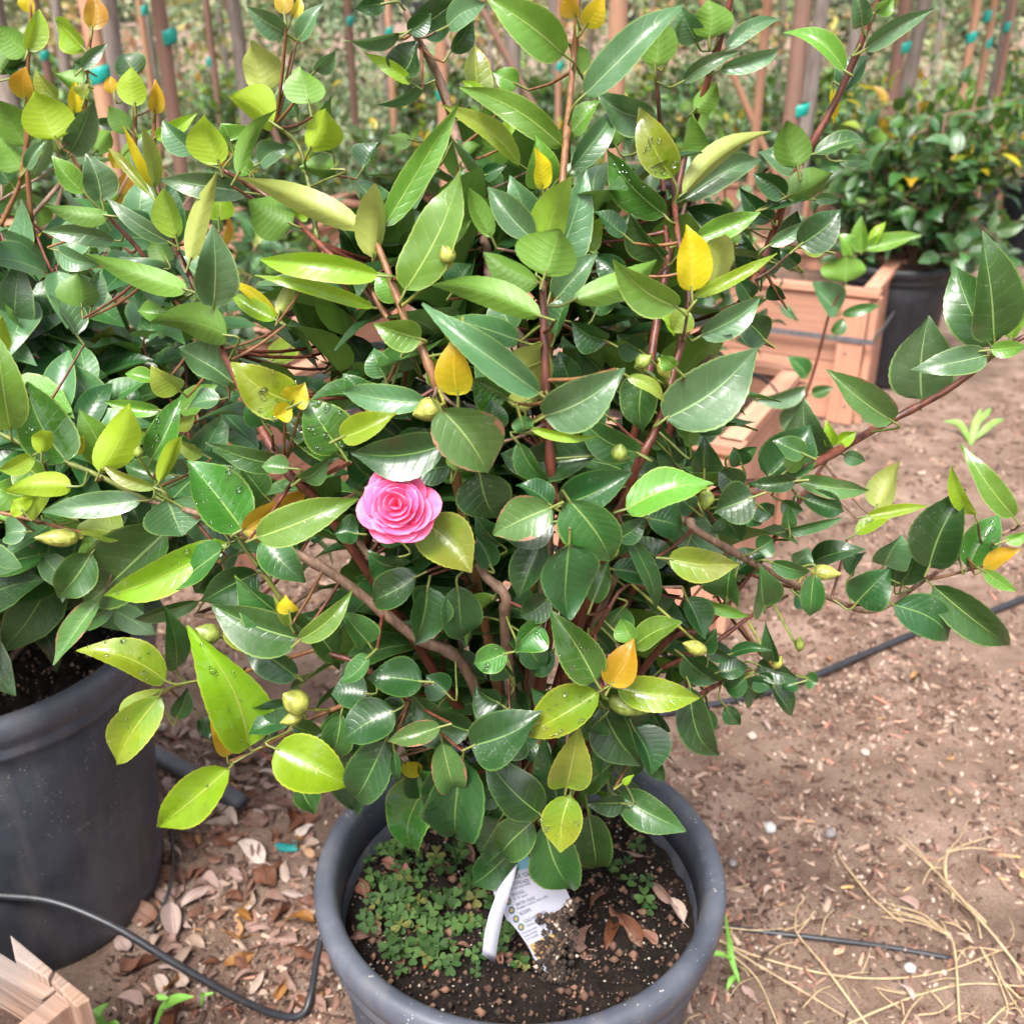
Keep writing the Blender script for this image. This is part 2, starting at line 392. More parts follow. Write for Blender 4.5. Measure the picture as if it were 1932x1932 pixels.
# ------------------------------------------------------------------ ground
def ground_h(x, y):
    h = .010 * noise.noise(Vector((x * 2.2, y * 2.2, 0))) + .006 * noise.noise(Vector((x * 9, y * 9, 3)))
    if y < 5: h += .0035 * noise.noise(Vector((x * 40, y * 40, 7)))
    return h
xs = np.concatenate([-np.geomspace(400, 2.2, 18), np.linspace(-2.1, 2.4, 190), np.geomspace(2.5, 400, 18)])
ys = np.concatenate([np.array([-6., -2., -.5, 0.]), np.linspace(.2, 4.6, 190), np.geomspace(4.75, 450, 30)])
gv = []; 
for y in ys:
    for x in xs: gv.append((x, y, ground_h(x, y) if (abs(x) < 3 and y < 8) else 0.0))
nx = len(xs); gf = [(j * nx + i, j * nx + i + 1, (j + 1) * nx + i + 1, (j + 1) * nx + i) for j in range(len(ys) - 1) for i in range(nx - 1)]
gmb = MB(); gmb.v = gv; gmb.f = gf; gmb.m = [0] * len(gf)
g_o = gmb.build('ground', GROUND)
tag(g_o, 'bare pinkish brown nursery soil covering the whole ground', 'ground', kind='structure')

# wood chips and crumbs, too many to count
def chips(name, label, n, area, lmin, lmax, pal, flat=.18, wr=(.18, .45)):
    x0, x1, y0, y1 = area
    t = rng.random(n); yy = y0 + (y1 - y0) * t ** 1.6; xx = x0 + (x1 - x0) * rng.random(n)
    sx = np.maximum(1.0, yy / 1.6); xx = xx * np.minimum(1, .42 + yy / 3.2)
    keep = np.array([noise.noise(Vector((a * 3.1, b * 3.1, 4))) + .5 * noise.noise(Vector((a * 11, b * 11, 9))) for a, b in zip(xx, yy)]) + .55 > rng.random(n) * 1.1
    xx, yy = xx[keep], yy[keep]; n = len(xx)
    L = lmin + (lmax - lmin) * rng.random(n) ** 2.2; W = L * (wr[0] + (wr[1] - wr[0]) * rng.random(n)); H = W * flat + .0006
    yaw = rng.random(n) * 6.283; pit = (rng.random(n) - .5) * .8; rol = (rng.random(n) - .5) * 1.2
    ax = np.stack([np.cos(yaw) * np.cos(pit), np.sin(yaw) * np.cos(pit), np.sin(pit)], 1)
    up = np.stack([np.sin(rol) * np.sin(yaw), -np.sin(rol) * np.cos(yaw), np.cos(rol)], 1)
    ay = np.cross(up, ax); ay /= np.linalg.norm(ay, axis=1)[:, None]; az = np.cross(ax, ay)
    z = np.array([ground_h(a, b) for a, b in zip(xx, yy)])
    c = np.stack([xx, yy, z + H * .6 + np.abs(np.sin(pit)) * L * .3], 1)
    corner = np.array([[-1, -.5, -1], [-.7, 1, -1], [1, .6, -1], [.8, -1, -1], [-1, -.3, 1], [-.6, .8, 1], [.95, .5, 1], [.7, -.9, 1]])
    V = c[:, None, :] + corner[None, :, 0:1] * ax[:, None, :] * (L / 2)[:, None, None] + corner[None, :, 1:2] * ay[:, None, :] * (W / 2)[:, None, None] + corner[None, :, 2:3] * az[:, None, :] * (H / 2)[:, None, None]
    V += (rng.random(V.shape) - .5) * (W * .3)[:, None, None]
    F = np.array([[4, 7, 6, 5], [0, 4, 5, 1], [1, 5, 6, 2], [2, 6, 7, 3], [3, 7, 4, 0]])
    Fa = (F[None] + (np.arange(n) * 8)[:, None, None]).reshape(-1, 4)
    pal = np.array(pal); ci = rng.integers(0, len(pal), n); cc = pal[ci] * (.7 + .6 * rng.random(n))[:, None]
    me = np_mesh(name, V.reshape(-1, 3), Fa, CHIP, np.repeat(cc, 8, 0))
    o = bpy.data.objects.new(name, me); link(o)
    return tag(o, label, None, kind='stuff')
PALC = [(.22, .13, .095), (.15, .082, .058), (.29, .19, .14), (.095, .052, .037), (.055, .03, .022), (.36, .255, .195), (.22, .11, .078), (.12, .066, .047), (.075, .04, .029)]
chips('bark_litter', 'fine shredded bark and chips strewn over the soil', 125000, (-2.0, 2.7, .55, 3.9), .005, .030, PALC)
chips('soil_crumbs', 'tiny soil crumbs and grit lying among the bark', 70000, (-1.7, 2.3, .5, 2.9), .003, .009, [(.30, .215, .165), (.20, .13, .097), (.38, .29, .235), (.10, .06, .045), (.06, .035, .027), (.15, .09, .066)], .7, (.5, 1.))
chips('leaf_needles', 'reddish dry slivers scattered across the open soil', 1100, (-1.0, 2.4, .5, 2.8), .018, .048, [(.44, .20, .14), (.50, .26, .18), (.36, .15, .10), (.5, .3, .13)], .12, (.10, .2))

# ------------------------------------------------------------------ leaves
def leaf_shape(v):
    return (v ** .53) * ((1 - v) ** .88) / .3861 * (1 - .9 * max(0, min(.2, v - .72)))
def leaf_mb(mb, B, T, Nrm, w, bend=.08, fold=.18, wave=.03, nv=12, nu=4, mi=0, serr=.03, twist=0., seed=0):
    ax = T - B; L = ax.length; t = ax / L
    Nrm = (Nrm - t * Nrm.dot(t)).normalized(); S = t.cross(Nrm)
    rnd = random.Random(seed); ph = rnd.random() * 6.28; fq = .6 + rnd.random() * 1.3; side = (rnd.random() - .5) * .16; curl = rnd.uniform(.1, .75) * (1 if rnd.random() < .85 else -1); asy = rnd.uniform(-.35, .35)
    vs, uvs = [], []
    for j in range(nv + 1):
        v = j / nv
        c = B + t * (L * v) + Nrm * (bend * L * (4 * v * (1 - v) if bend > 0 else 4 * v * (1 - v))) + S * (side * L * math.sin(v * 3.14)) - Nrm * (curl * L * max(0, v - .55) ** 2)
        hw = max(.0006, w * .5 * leaf_shape(v))
        z = serr * w * (1 if j % 2 else -1) * .5 if 0 < j < nv else 0
        a = twist * v
        Sx = S * math.cos(a) + Nrm * math.sin(a); Nx = Nrm * math.cos(a) - S * math.sin(a)
        for i in range(nu + 1):
            u = -1 + 2 * i / nu
            hh = hw + (z if abs(u) > .99 else 0)
            q = c + Sx * (u * hh) + Nx * (fold * (1 + asy * (1 if u > 0 else -1)) * hw * 2 * abs(u) ** 1.25 - fold * hw * .35 - .22 * fold * hw * max(0, abs(u) - .6) * 2 + wave * w * u * u * math.sin(ph + fq * 6.28 * v + (1.3 if u > 0 else 0)))
            vs.append(q); uvs.append((.5 + .5 * u, v))
    n1 = nu + 1
    fs = [(j * n1 + i, j * n1 + i + 1, (j + 1) * n1 + i + 1, (j + 1) * n1 + i) for j in range(nv) for i in range(nu)]
    mb.add(vs, fs, mi, uvs)
    return vs, n1
DROP = None
def droplet_mat():
    m, n, l, p = new_mat('water'); p.inputs['Base Color'].default_value = (1, 1, 1, 1)
    p.inputs['Roughness'].default_value = .02; p.inputs['IOR'].default_value = 1.33; p.inputs['Transmission Weight'].default_value = 1.
    return m
DROP = droplet_mat()
def droplets(leaf, vs, n1, nv, Nrm, num, rs):
    mb = MB()
    for _ in range(num):
        j = rs.randint(2, nv - 3); i = rs.randint(0, n1 - 2)
        a, b = rs.random(), rs.random()
        P = vs[j * n1 + i].lerp(vs[j * n1 + i + 1], a).lerp(vs[(j + 1) * n1 + i].lerp(vs[(j + 1) * n1 + i + 1], a), b)
        r = .0010 + .0021 * rs.random() ** 2.5
        t = Nrm.orthogonal().normalized(); s = Nrm.cross(t)
        pv, fs, k = [], [], 8; el = 1 + rs.random() * .6
        for lv in range(4):
            th = lv / 4 * 1.5708
            for q in range(k):
                an = q * 6.2832 / k
                pv.append(P + (t * math.cos(an) * el + s * math.sin(an)) * r * math.cos(th) + Nrm * r * (.75 * math.sin(th) - .15))
        pv.append(P + Nrm * r * .6)
        for lv in range(3):
            for q in range(k): fs.append((lv * k + q, lv * k + (q + 1) % k, (lv + 1) * k + (q + 1) % k, (lv + 1) * k + q))
        for q in range(k): fs.append((3 * k + q, 3 * k + (q + 1) % k, 4 * k))
        fs.append(tuple(range(k))[::-1])
        mb.add(pv, fs)
    me = mb.mesh('water_droplets', DROP, True, origin=tuple(leaf.matrix_world.translation) if False else None)
    o = bpy.data.objects.new('water_droplets', me); link(o, leaf); o['kind'] = 'stuff'
    o.location = -(leaf.location + leaf.parent.location)
    return o

def nearest(P, samples):
    best, bd = None, 1e9
    for q in samples:
        d = (q - P).length_squared
        if d < bd: bd = d; best = q
    return best, math.sqrt(bd)

LKEYS = 'DMGFLVYOXWKQ'
def hand_leaf(plant, rec, samples, Yfun, stem, rs, sink=None):
    bx, by, tx, ty, w, cls, lay, opt = rec
    under = 'u' in cls[1:]; wet = 'w' in cls[1:]
    key = cls[0]
    if wet and key in 'MFDG': key = 'W'
    if wet and key == 'V': key = 'K'
    if wet and key == 'L': key = 'Q'
    if 'x' in cls[1:]: key = 'X'
    mx, my = (bx + tx) / 2, (by + ty) / 2
    Y = Yfun(mx, my) + .030 * (lay - 1) + rs.uniform(-.008, .008)
    B = at_Y(bx, by, Y); T0 = at_Y(tx, ty, Y)
    Lp = (T0 - B).length
    vr = .5 if lay < .5 else 1.
    k = opt.get('k', rs.uniform(-.42, .42) * vr)
    T = at_Y(tx, ty, Y + k * Lp)
    t = (T - B).normalized(); tocam = (CAM - (B + T) * .5).normalized()
    Nc = (tocam - t * tocam.dot(t)).normalized()
    roll = opt.get('r', rs.uniform(-38, 38) * vr)
    Nc = Matrix.Rotation(R(roll), 3, t) @ Nc
    wid = 1.06 * w / FPX * depth((B + T) * .5) / max(.5, math.cos(R(roll)))
    Nt = -Nc if under else Nc
    bend = opt.get('b', rs.uniform(.03, .14)); fold = opt.get('f', rs.uniform(.14, .46))
    mb = MB(); seed = rs.randint(0, 99999)
    nv = 24
    vs, n1 = leaf_mb(mb, B, T, Nt, wid, bend, fold, rs.uniform(.02, .085), nv, 6, 0, .012, rs.uniform(-.6, .6), seed)
    # petiole to the nearest stem
    q, d = nearest(B, samples)
    if d < .13:
        c = B - t * min(.010, d * .45)
        if d < .04:
            pts = catmull([B + t * .004, c, c.lerp(q, .6), q], 3); mb.tube(pts, .0011, 5, 1, False)
        else:
            mb.tube(catmull([B + t * .004, B, c], 3), .0011, 5, 1, False)
            pts = catmull([c, c.lerp(q, .5) - Vector((0, 0, .04 * d)), q], 5); mb.tube(pts, [.0011 + .0007 * i / len(pts) for i in range(len(pts))], 5, 2, False)
    else:
        mb.tube([B + t * .004, B - t * .008, B - t * .014 - Vector((0, 0, .004))], .0011, 5, 1, False)
    if sink is not None:
        b = len(sink.v); sink.v.extend(mb.v); sink.f.extend([tuple(i + b for i in f) for f in mb.f])
        sink.m.extend([LKEYS.index(key) if m_ == 0 else len(LKEYS) + m_ - 1 for m_ in mb.m])
        for i_, q_ in mb.uv.items(): sink.uv[b + i_] = q_
        return None
    o = mb.build('leaf', [LM[key], stem, STEM_BROWN if rs.random() < .5 else STEM_RED], plant, True, origin=tuple(B))
    if wet: droplets(o, vs, n1, nv, Nt, rs.randint(6, 14), rs)
    return o

def parse(txt, col, row):
    out = []
    for ln in txt.replace('\n', ';').split(';'):
        p = ln.split()
        if len(p) < 6: continue
        a = [float(q) for q in p[:5]]
        c = p[5]; lay = 1.; opt = {}
        for q in p[6:]:
            if '=' in q: opt[q.split('=')[0]] = float(q.split('=')[1])
            else: lay = float(q)
        ox, oy = 644 * col, 644 * row
        out.append((a[0] / 3 + ox, a[1] / 3 + oy, a[2] / 3 + ox, a[3] / 3 + oy, a[4] / 3, c, lay, opt))
    return out

# the leaves one can pick out in the picture: base, tip, width, class, layer
LEFT_00 = '''160 290 230 50 110 L; 165 300 -10 150 140 Mu 2; 175 80 170 -70 100 Y 2; 475 275 295 100 150 L; 520 170 530 -40 110 O; 465 390 600 250 70 G
480 480 325 415 110 Mu; 145 560 150 380 130 O; 320 560 205 385 110 V 2; 320 790 200 515 265 Lu 0; 400 860 540 530 150 G 1; 150 830 0 570 180 Mu 2; 140 960 0 760 160 Mu 2
150 960 270 790 70 G; 420 640 430 460 75 Y; 480 560 500 470 80 V; 540 860 640 740 100 Mu; 765 600 745 380 150 Lu 0; 770 430 690 300 175 G 2; 740 740 615 600 120 Du
875 640 880 460 85 O; 650 530 625 430 60 O; 880 780 1110 640 90 L 2; 0 420 130 250 110 Du 2; 150 450 0 330 120 D 2; 500 400 420 350 150 G 3; 560 700 690 690 70 G 3
60 1030 -40 880 150 G 3; 230 190 240 60 60 F 3; 700 880 640 950 90 Y 3'''
MAIN_00 = '''1100 870 920 680 130 G 2; 1240 930 1150 640 205 Lu 0; 1345 990 1565 605 95 Mu 0; 1400 1090 900 1010 140 G 1; 1550 700 1310 540 200 Lu; 1500 520 1425 225 205 Vu 2
1680 660 1610 450 130 G 3; 1750 590 1700 370 215 Mu; 1750 850 1850 610 185 Lu; 1885 870 1880 540 150 Du 2; 870 1060 700 700 55 Y 2; 875 1060 770 690 90 V; 850 1100 600 820 55 V
615 1220 255 1170 100 Du b=.18; 580 1140 500 870 175 G 1; 480 1090 300 880 120 F 2; 960 1370 600 1120 95 G b=.12; 650 1360 240 1310 105 G 2; 1060 1640 480 1440 135 Mu 0 b=.2
1000 1350 930 1060 140 Fu 0; 1075 1480 1240 970 110 Vu 0; 1210 1730 1210 1285 225 G 0 r=5; 1000 1710 680 1450 205 G 2; 465 1740 440 1540 195 Du 2; 520 1740 570 1530 120 G 3
1290 1900 870 1810 230 Du 0 b=.15; 1070 1680 920 1800 140 D 2; 1660 1270 1400 1140 235 Du 0; 1670 1240 1730 1150 90 L 2; 2040 1290 1380 985 150 Vu 0 b=.16; 
1570 1800 1290 1580 65 Y 2; 1560 1810 1300 1660 100 L 2; 1580 1780 1640 1570 90 Vu 2; 1620 190 1400 50 125 G 2; 1610 80 1590 -60 100 O 2; 1650 100 1700 -30 50 Y 2; 1690 230 1820 20 100 G 2
1790 400 1900 290 90 G 2; 1470 930 1650 830 110 G 3; 1900 960 1700 940 110 Du; 1240 1250 1230 1060 170 L 3; 1300 800 1260 700 160 F 2; 1420 980 1350 900 100 F 2
440 1900 270 1680 170 G 3; 330 1420 560 1500 120 G 3; 950 1480 880 1320 130 Du 2; 1000 1780 780 1760 120 F 2'''
MAIN_10 = '''365 1640 690 955 270 F 0 r=-12 f=.1; 245 1280 670 580 155 F 0 b=-.06; 180 1460 185 1020 195 Vu 1; 215 1560 -490 1490 135 L 0 b=.12; 180 1740 -490 1560 80 L 1 b=.1
500 1450 740 1270 95 F 1; 1080 1350 840 1040 150 G 1; 1080 1340 960 1000 200 G 2; 1120 1500 1310 970 200 Fu 1; 1170 1590 1390 960 235 G 2; 1150 1560 1230 1290 340 Mu 0 f=.35
1130 1790 510 1600 165 Mu 0 b=.22; 1120 1600 810 1420 150 Du 2; 1310 1700 1800 1470 155 Gu 1 b=.15; 1120 2225 450 1740 175 G 0 b=.14; 970 1870 900 1650 185 G 2
1210 1900 1300 1660 120 M 2; 1210 1700 1440 1440 170 G 2; 1140 1070 1095 830 108 Y 1; 1130 1060 1100 780 195 F 2; 1050 840 1075 620 80 O 2; 1255 830 665 490 155 F 0 b=.18
1010 930 550 600 115 V 1 b=.1; 790 570 760 250 150 V 3; 1260 310 810 -20 225 F 1; 1330 100 1280 -50 90 O; 1380 150 1490 -20 120 Y; 1375 540 1930 0 190 G 0 b=.1
1300 960 1570 610 130 G 1; 1250 870 1130 740 190 F 2; 1290 760 1460 565 140 F 2; 1740 670 1450 530 190 G 2; 1870 1000 1690 610 195 Vw 0 r=5; 1830 1220 1485 840 210 Fw 1
1820 1460 1640 1200 200 M 2; 1900 1740 1530 1450 195 F 0; 1775 380 1770 70 205 Mu 1; 1820 380 1940 60 120 G 2; 340 430 420 230 180 D 2; 380 180 510 80 110 D 2
420 160 640 0 200 D 3; 330 190 25 250 100 G 2; 620 290 740 110 110 D 2; 600 150 840 30 130 G 2; 400 470 130 300 75 L 2; 470 480 180 600 75 G 2; 250 20 80 50 100 D 3
400 790 255 770 95 Du 3; 560 870 560 730 75 Du 3; 700 900 800 810 85 Du 3; 120 960 220 800 130 D 3; 800 1000 930 940 85 D 3; 920 790 1020 600 100 L 2; 1560 830 1470 700 140 Du 3
1600 1330 1440 1190 110 D 2; 1340 1390 1480 1240 120 L 3; 1600 1600 1440 1440 150 D 3; 1000 480 860 410 130 F 3; 830 600 690 450 80 L 2; 1360 420 1280 240 100 Du 3; 1430 1780 1560 1580 130 M 3
700 1080 690 960 70 G 3; 1700 1180 1850 1080 120 D 3; 640 1640 740 1500 150 D 3; 560 1360 420 1180 130 D 3; 1650 1600 1480 1700 120 M 3; 1500 1930 1300 1820 160 D 2; 850 1340 720 1060 110 Mu 2
1010 1930 600 1800 150 M 2; 450 1920 190 1840 180 F 1; 620 1930 690 1790 100 V 1; 1900 1880 1800 1790 110 L 1; 330 1700 200 1540 150 F 2'''
MAIN_20 = '''1015 150 970 -50 115 G; 1090 70 1200 -20 90 F; 1030 280 1420 55 100 G 1; 915 400 580 165 95 F 1 b=.2; 900 520 1050 300 140 D 2; 650 950 590 680 205 Du 0 f=.3; 745 870 1060 800 105 M 1 b=.2
660 970 430 850 135 G 2; 660 920 560 800 95 G 2; 590 1110 850 975 150 Du 1 f=.3; 580 1110 400 985 125 D 1; 470 1180 755 1090 110 D 1; 660 1390 900 1190 195 D 0; 490 1390 690 1250 80 G 1
0 1100 490 735 115 Vu 0 r=30; 0 1130 460 890 155 G 1; 80 1350 440 1200 125 F 0; 50 1650 20 1270 185 Y 0 r=5; 160 1620 240 1310 175 Vu 1; 90 1600 150 1390 100 L 1; 60 1680 540 1430 75 L 0
100 1900 450 1690 155 G 1; 0 460 320 290 85 G 1 b=.15; 150 220 140 0 205 Mu 1; 210 400 560 265 95 G 1; 240 280 560 95 85 G 2; 60 630 200 470 130 Mu 2; 0 850 60 640 165 Mu 2
1760 1920 1700 1340 300 M 0 r=5; 1740 1960 1540 1500 265 M 1 r=8; 1350 2262 1390 1790 330 G 2 r=5; 1850 1920 1950 1680 95 F; 300 1270 20 1170 130 D 2; 500 1250 330 1070 120 D 2
420 1590 330 1330 150 D 3; 560 1700 500 1600 90 D 2; 640 1500 550 1410 100 D 2; 800 1420 660 1390 70 V 2; 740 1130 890 1140 60 M 2; 900 910 1060 910 70 M 2; 470 1930 300 1800 180 D 2
80 240 -20 40 150 G 2; 30 1760 -60 1880 140 V 1; 850 500 850 700 50 Y 2; 560 1500 400 1420 160 D 3; 250 1240 60 1230 120 D 3; 380 1690 300 1560 110 D 3; 560 1350 640 1180 110 D 3'''
SPROUT_20 = '''1010 1430 1010 1220 95 F; 960 1450 880 1320 95 F; 1020 1410 1330 1350 85 F; 1060 1400 1150 1250 60 L; 920 1600 930 1440 235 Mu 0; 880 1760 720 1600 155 G; 900 1780 1120 1730 60 M; 850 1890 910 1800 65 M
700 2130 590 2020 95 M; 690 2190 390 2270 85 G; 730 2230 850 2190 70 M; 660 2330 640 2230 80 G; 560 2420 700 2330 120 G'''
MAIN_01 = '''60 500 -20 -60 205 F 0; 380 680 150 230 290 Fw 1; 240 640 240 490 110 Lu 0; 200 640 -10 740 95 L 0; 565 740 730 360 205 Lu 0; 400 610 480 520 100 Y 2; 610 690 450 390 190 F 2
405 820 40 840 135 Lu 0 b=.15; 150 960 300 830 130 L 1; 140 970 70 900 130 Lu 0; 800 900 220 950 135 G 0; 880 830 570 690 75 V 0; 905 800 1035 520 95 Lu 0; 860 670 1030 310 155 Fw 1
950 890 1030 1100 330 G 0 f=.35; 1370 1060 1060 670 300 Fw 0 r=5; 1370 1070 1740 845 155 O 1; 1460 1110 2010 880 205 F 0; 960 1060 520 1480 330 M 1; 1285 1140 560 1450 195 Lw 0
520 1200 320 1465 205 M 1; 1270 1170 930 1420 175 M 1; 1490 1120 1730 1360 195 M 1; 1740 1650 1330 1330 265 M 1; 1700 1690 1195 1490 235 M 0; 1640 1600 1550 1440 60 V 0; 1640 1540 1620 1440 110 Y 0
1700 1690 1990 1420 115 F 0; 1320 1560 1460 1750 165 V 1; 940 1920 445 1740 205 Vw 0; 1410 2290 1095 1640 310 Lw 0; 1280 1930 1400 1840 140 M 1; 1250 1890 1200 1730 150 M 1; 1000 1850 960 1530 145 M 1
1130 1470 740 1580 95 M 1; 640 1500 460 1640 105 M 2; 560 1470 320 1830 115 Vx 1; 1690 350 1310 110 245 Vw 0; 1650 350 1720 240 150 Y 0; 1650 370 1545 420 115 Y 0; 1500 470 1400 330 145 D 0
1932 650 1590 440 165 Fw 1; 1932 620 1740 320 265 Fw 1; 1620 700 1170 570 135 M 1; 1320 230 1000 60 195 G 1; 1020 280 860 150 155 V 2; 880 220 710 180 75 F 2; 910 390 590 340 85 F 2
990 490 1110 410 80 V 2; 1640 720 1480 700 110 Dx 1; 1700 780 1860 640 100 M 1; 1000 760 700 700 170 M 2; 1360 1000 1200 790 120 D 2; 1500 880 1350 700 150 M 2; 1560 1090 1790 1100 160 D 2
1250 1260 1100 1430 150 D 2; 700 1090 430 1050 180 V 1; 620 1240 480 1100 180 F 2; 150 1080 20 1100 140 G 2; 1300 800 1080 790 90 M 2; 1600 1190 1450 1290 160 D 2; 1460 1310 1140 1480 200 D 2
1680 1900 1360 1700 170 D 2; 1900 1780 1720 1560 180 M 2; 1150 640 1000 560 90 V 3; 1900 560 1640 600 260 D 2; 1250 330 1060 380 120 G 3; 400 1000 230 940 150 M 2; 300 1010 480 1080 150 F 2
250 780 80 660 190 F 2; 180 880 -30 820 200 F 3; 60 1000 -40 900 160 F 3'''
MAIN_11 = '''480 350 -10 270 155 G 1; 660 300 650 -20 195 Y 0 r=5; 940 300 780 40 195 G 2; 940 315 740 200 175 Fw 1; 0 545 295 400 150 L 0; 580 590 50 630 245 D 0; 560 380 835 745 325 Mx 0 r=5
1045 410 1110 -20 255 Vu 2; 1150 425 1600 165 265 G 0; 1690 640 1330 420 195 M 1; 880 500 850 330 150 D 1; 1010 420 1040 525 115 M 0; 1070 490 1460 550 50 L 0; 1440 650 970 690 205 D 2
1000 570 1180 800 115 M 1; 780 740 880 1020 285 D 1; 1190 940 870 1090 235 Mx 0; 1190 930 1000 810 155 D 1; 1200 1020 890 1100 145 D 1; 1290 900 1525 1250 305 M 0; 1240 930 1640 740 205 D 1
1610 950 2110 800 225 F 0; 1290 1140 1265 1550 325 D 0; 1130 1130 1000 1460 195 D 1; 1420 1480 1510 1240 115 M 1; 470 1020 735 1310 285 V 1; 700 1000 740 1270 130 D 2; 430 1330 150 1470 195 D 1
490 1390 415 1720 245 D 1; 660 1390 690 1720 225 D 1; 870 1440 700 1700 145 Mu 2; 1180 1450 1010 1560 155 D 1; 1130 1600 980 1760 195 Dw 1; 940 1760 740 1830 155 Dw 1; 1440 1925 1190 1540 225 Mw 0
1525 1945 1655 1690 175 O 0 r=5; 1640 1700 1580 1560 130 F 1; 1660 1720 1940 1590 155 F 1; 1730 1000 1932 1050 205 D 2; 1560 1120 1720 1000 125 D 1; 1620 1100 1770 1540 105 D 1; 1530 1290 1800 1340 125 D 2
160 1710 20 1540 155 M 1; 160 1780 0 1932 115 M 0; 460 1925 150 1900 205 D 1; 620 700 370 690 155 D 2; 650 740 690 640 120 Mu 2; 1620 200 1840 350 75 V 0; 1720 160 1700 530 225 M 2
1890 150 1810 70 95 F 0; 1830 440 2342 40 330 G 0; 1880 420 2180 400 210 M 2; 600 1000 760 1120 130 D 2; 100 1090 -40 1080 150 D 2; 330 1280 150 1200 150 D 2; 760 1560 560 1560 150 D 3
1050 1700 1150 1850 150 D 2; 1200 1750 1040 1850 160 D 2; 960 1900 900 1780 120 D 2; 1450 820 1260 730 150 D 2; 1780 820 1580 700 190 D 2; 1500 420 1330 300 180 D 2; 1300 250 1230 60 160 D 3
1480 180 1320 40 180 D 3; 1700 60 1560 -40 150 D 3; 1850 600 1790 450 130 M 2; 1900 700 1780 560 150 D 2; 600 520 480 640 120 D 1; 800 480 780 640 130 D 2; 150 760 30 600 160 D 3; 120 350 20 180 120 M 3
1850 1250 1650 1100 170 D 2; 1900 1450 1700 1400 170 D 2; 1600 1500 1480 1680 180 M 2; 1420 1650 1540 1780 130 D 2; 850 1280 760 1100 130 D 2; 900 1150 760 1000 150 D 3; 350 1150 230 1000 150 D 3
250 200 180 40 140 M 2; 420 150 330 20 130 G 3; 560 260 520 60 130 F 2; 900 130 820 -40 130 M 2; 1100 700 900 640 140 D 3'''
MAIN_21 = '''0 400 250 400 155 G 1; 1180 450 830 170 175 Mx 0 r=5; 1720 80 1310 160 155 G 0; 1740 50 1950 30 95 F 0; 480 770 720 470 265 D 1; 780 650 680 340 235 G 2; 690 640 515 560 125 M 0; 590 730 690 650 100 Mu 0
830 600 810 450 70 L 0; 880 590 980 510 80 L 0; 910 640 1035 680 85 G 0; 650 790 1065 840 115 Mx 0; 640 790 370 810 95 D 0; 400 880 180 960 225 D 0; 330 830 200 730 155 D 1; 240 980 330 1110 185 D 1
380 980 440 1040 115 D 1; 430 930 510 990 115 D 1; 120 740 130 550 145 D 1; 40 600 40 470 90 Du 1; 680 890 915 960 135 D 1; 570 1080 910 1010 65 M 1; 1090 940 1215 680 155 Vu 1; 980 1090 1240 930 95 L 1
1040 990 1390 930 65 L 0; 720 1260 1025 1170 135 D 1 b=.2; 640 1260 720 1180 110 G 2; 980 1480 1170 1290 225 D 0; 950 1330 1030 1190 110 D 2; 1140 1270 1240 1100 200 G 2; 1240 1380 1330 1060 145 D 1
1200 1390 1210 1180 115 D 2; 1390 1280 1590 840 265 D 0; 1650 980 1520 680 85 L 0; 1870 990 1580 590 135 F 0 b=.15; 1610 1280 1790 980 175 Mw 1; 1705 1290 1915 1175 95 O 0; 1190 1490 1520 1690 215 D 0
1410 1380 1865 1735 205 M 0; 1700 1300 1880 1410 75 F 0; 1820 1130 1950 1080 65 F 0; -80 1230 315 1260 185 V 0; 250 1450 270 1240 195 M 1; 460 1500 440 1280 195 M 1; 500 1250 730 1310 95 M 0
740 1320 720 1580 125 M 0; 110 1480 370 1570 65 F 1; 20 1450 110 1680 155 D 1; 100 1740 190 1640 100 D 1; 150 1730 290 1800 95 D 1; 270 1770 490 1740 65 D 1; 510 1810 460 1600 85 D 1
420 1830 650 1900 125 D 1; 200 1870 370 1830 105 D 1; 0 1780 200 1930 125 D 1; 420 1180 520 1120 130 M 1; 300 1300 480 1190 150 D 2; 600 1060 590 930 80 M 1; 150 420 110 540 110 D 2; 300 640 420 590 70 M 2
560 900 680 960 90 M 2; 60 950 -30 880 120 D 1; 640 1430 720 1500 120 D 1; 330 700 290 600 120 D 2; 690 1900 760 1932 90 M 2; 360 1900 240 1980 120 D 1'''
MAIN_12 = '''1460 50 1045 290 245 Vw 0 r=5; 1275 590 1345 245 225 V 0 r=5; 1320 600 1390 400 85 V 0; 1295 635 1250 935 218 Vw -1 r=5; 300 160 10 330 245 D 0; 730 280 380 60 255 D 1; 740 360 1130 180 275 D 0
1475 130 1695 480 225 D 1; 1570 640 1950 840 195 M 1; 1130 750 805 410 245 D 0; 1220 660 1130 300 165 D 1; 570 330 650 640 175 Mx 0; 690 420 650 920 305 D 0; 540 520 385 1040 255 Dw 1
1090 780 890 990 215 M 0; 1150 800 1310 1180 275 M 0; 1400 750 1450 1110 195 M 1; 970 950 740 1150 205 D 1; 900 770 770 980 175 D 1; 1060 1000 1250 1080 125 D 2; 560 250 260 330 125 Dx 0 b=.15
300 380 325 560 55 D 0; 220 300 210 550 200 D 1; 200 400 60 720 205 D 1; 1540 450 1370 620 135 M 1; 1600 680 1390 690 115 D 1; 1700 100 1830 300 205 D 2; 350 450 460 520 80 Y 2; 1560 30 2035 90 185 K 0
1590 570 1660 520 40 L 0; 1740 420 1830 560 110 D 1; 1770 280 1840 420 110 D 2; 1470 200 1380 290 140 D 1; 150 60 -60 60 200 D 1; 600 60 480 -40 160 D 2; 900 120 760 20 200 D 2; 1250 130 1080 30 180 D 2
480 640 420 440 170 D 2; 980 480 900 380 200 D 2; 1500 480 1420 330 140 M 2; 330 250 180 120 200 D 2; 1660 300 1560 140 180 D 2; 760 700 830 560 160 D 2'''
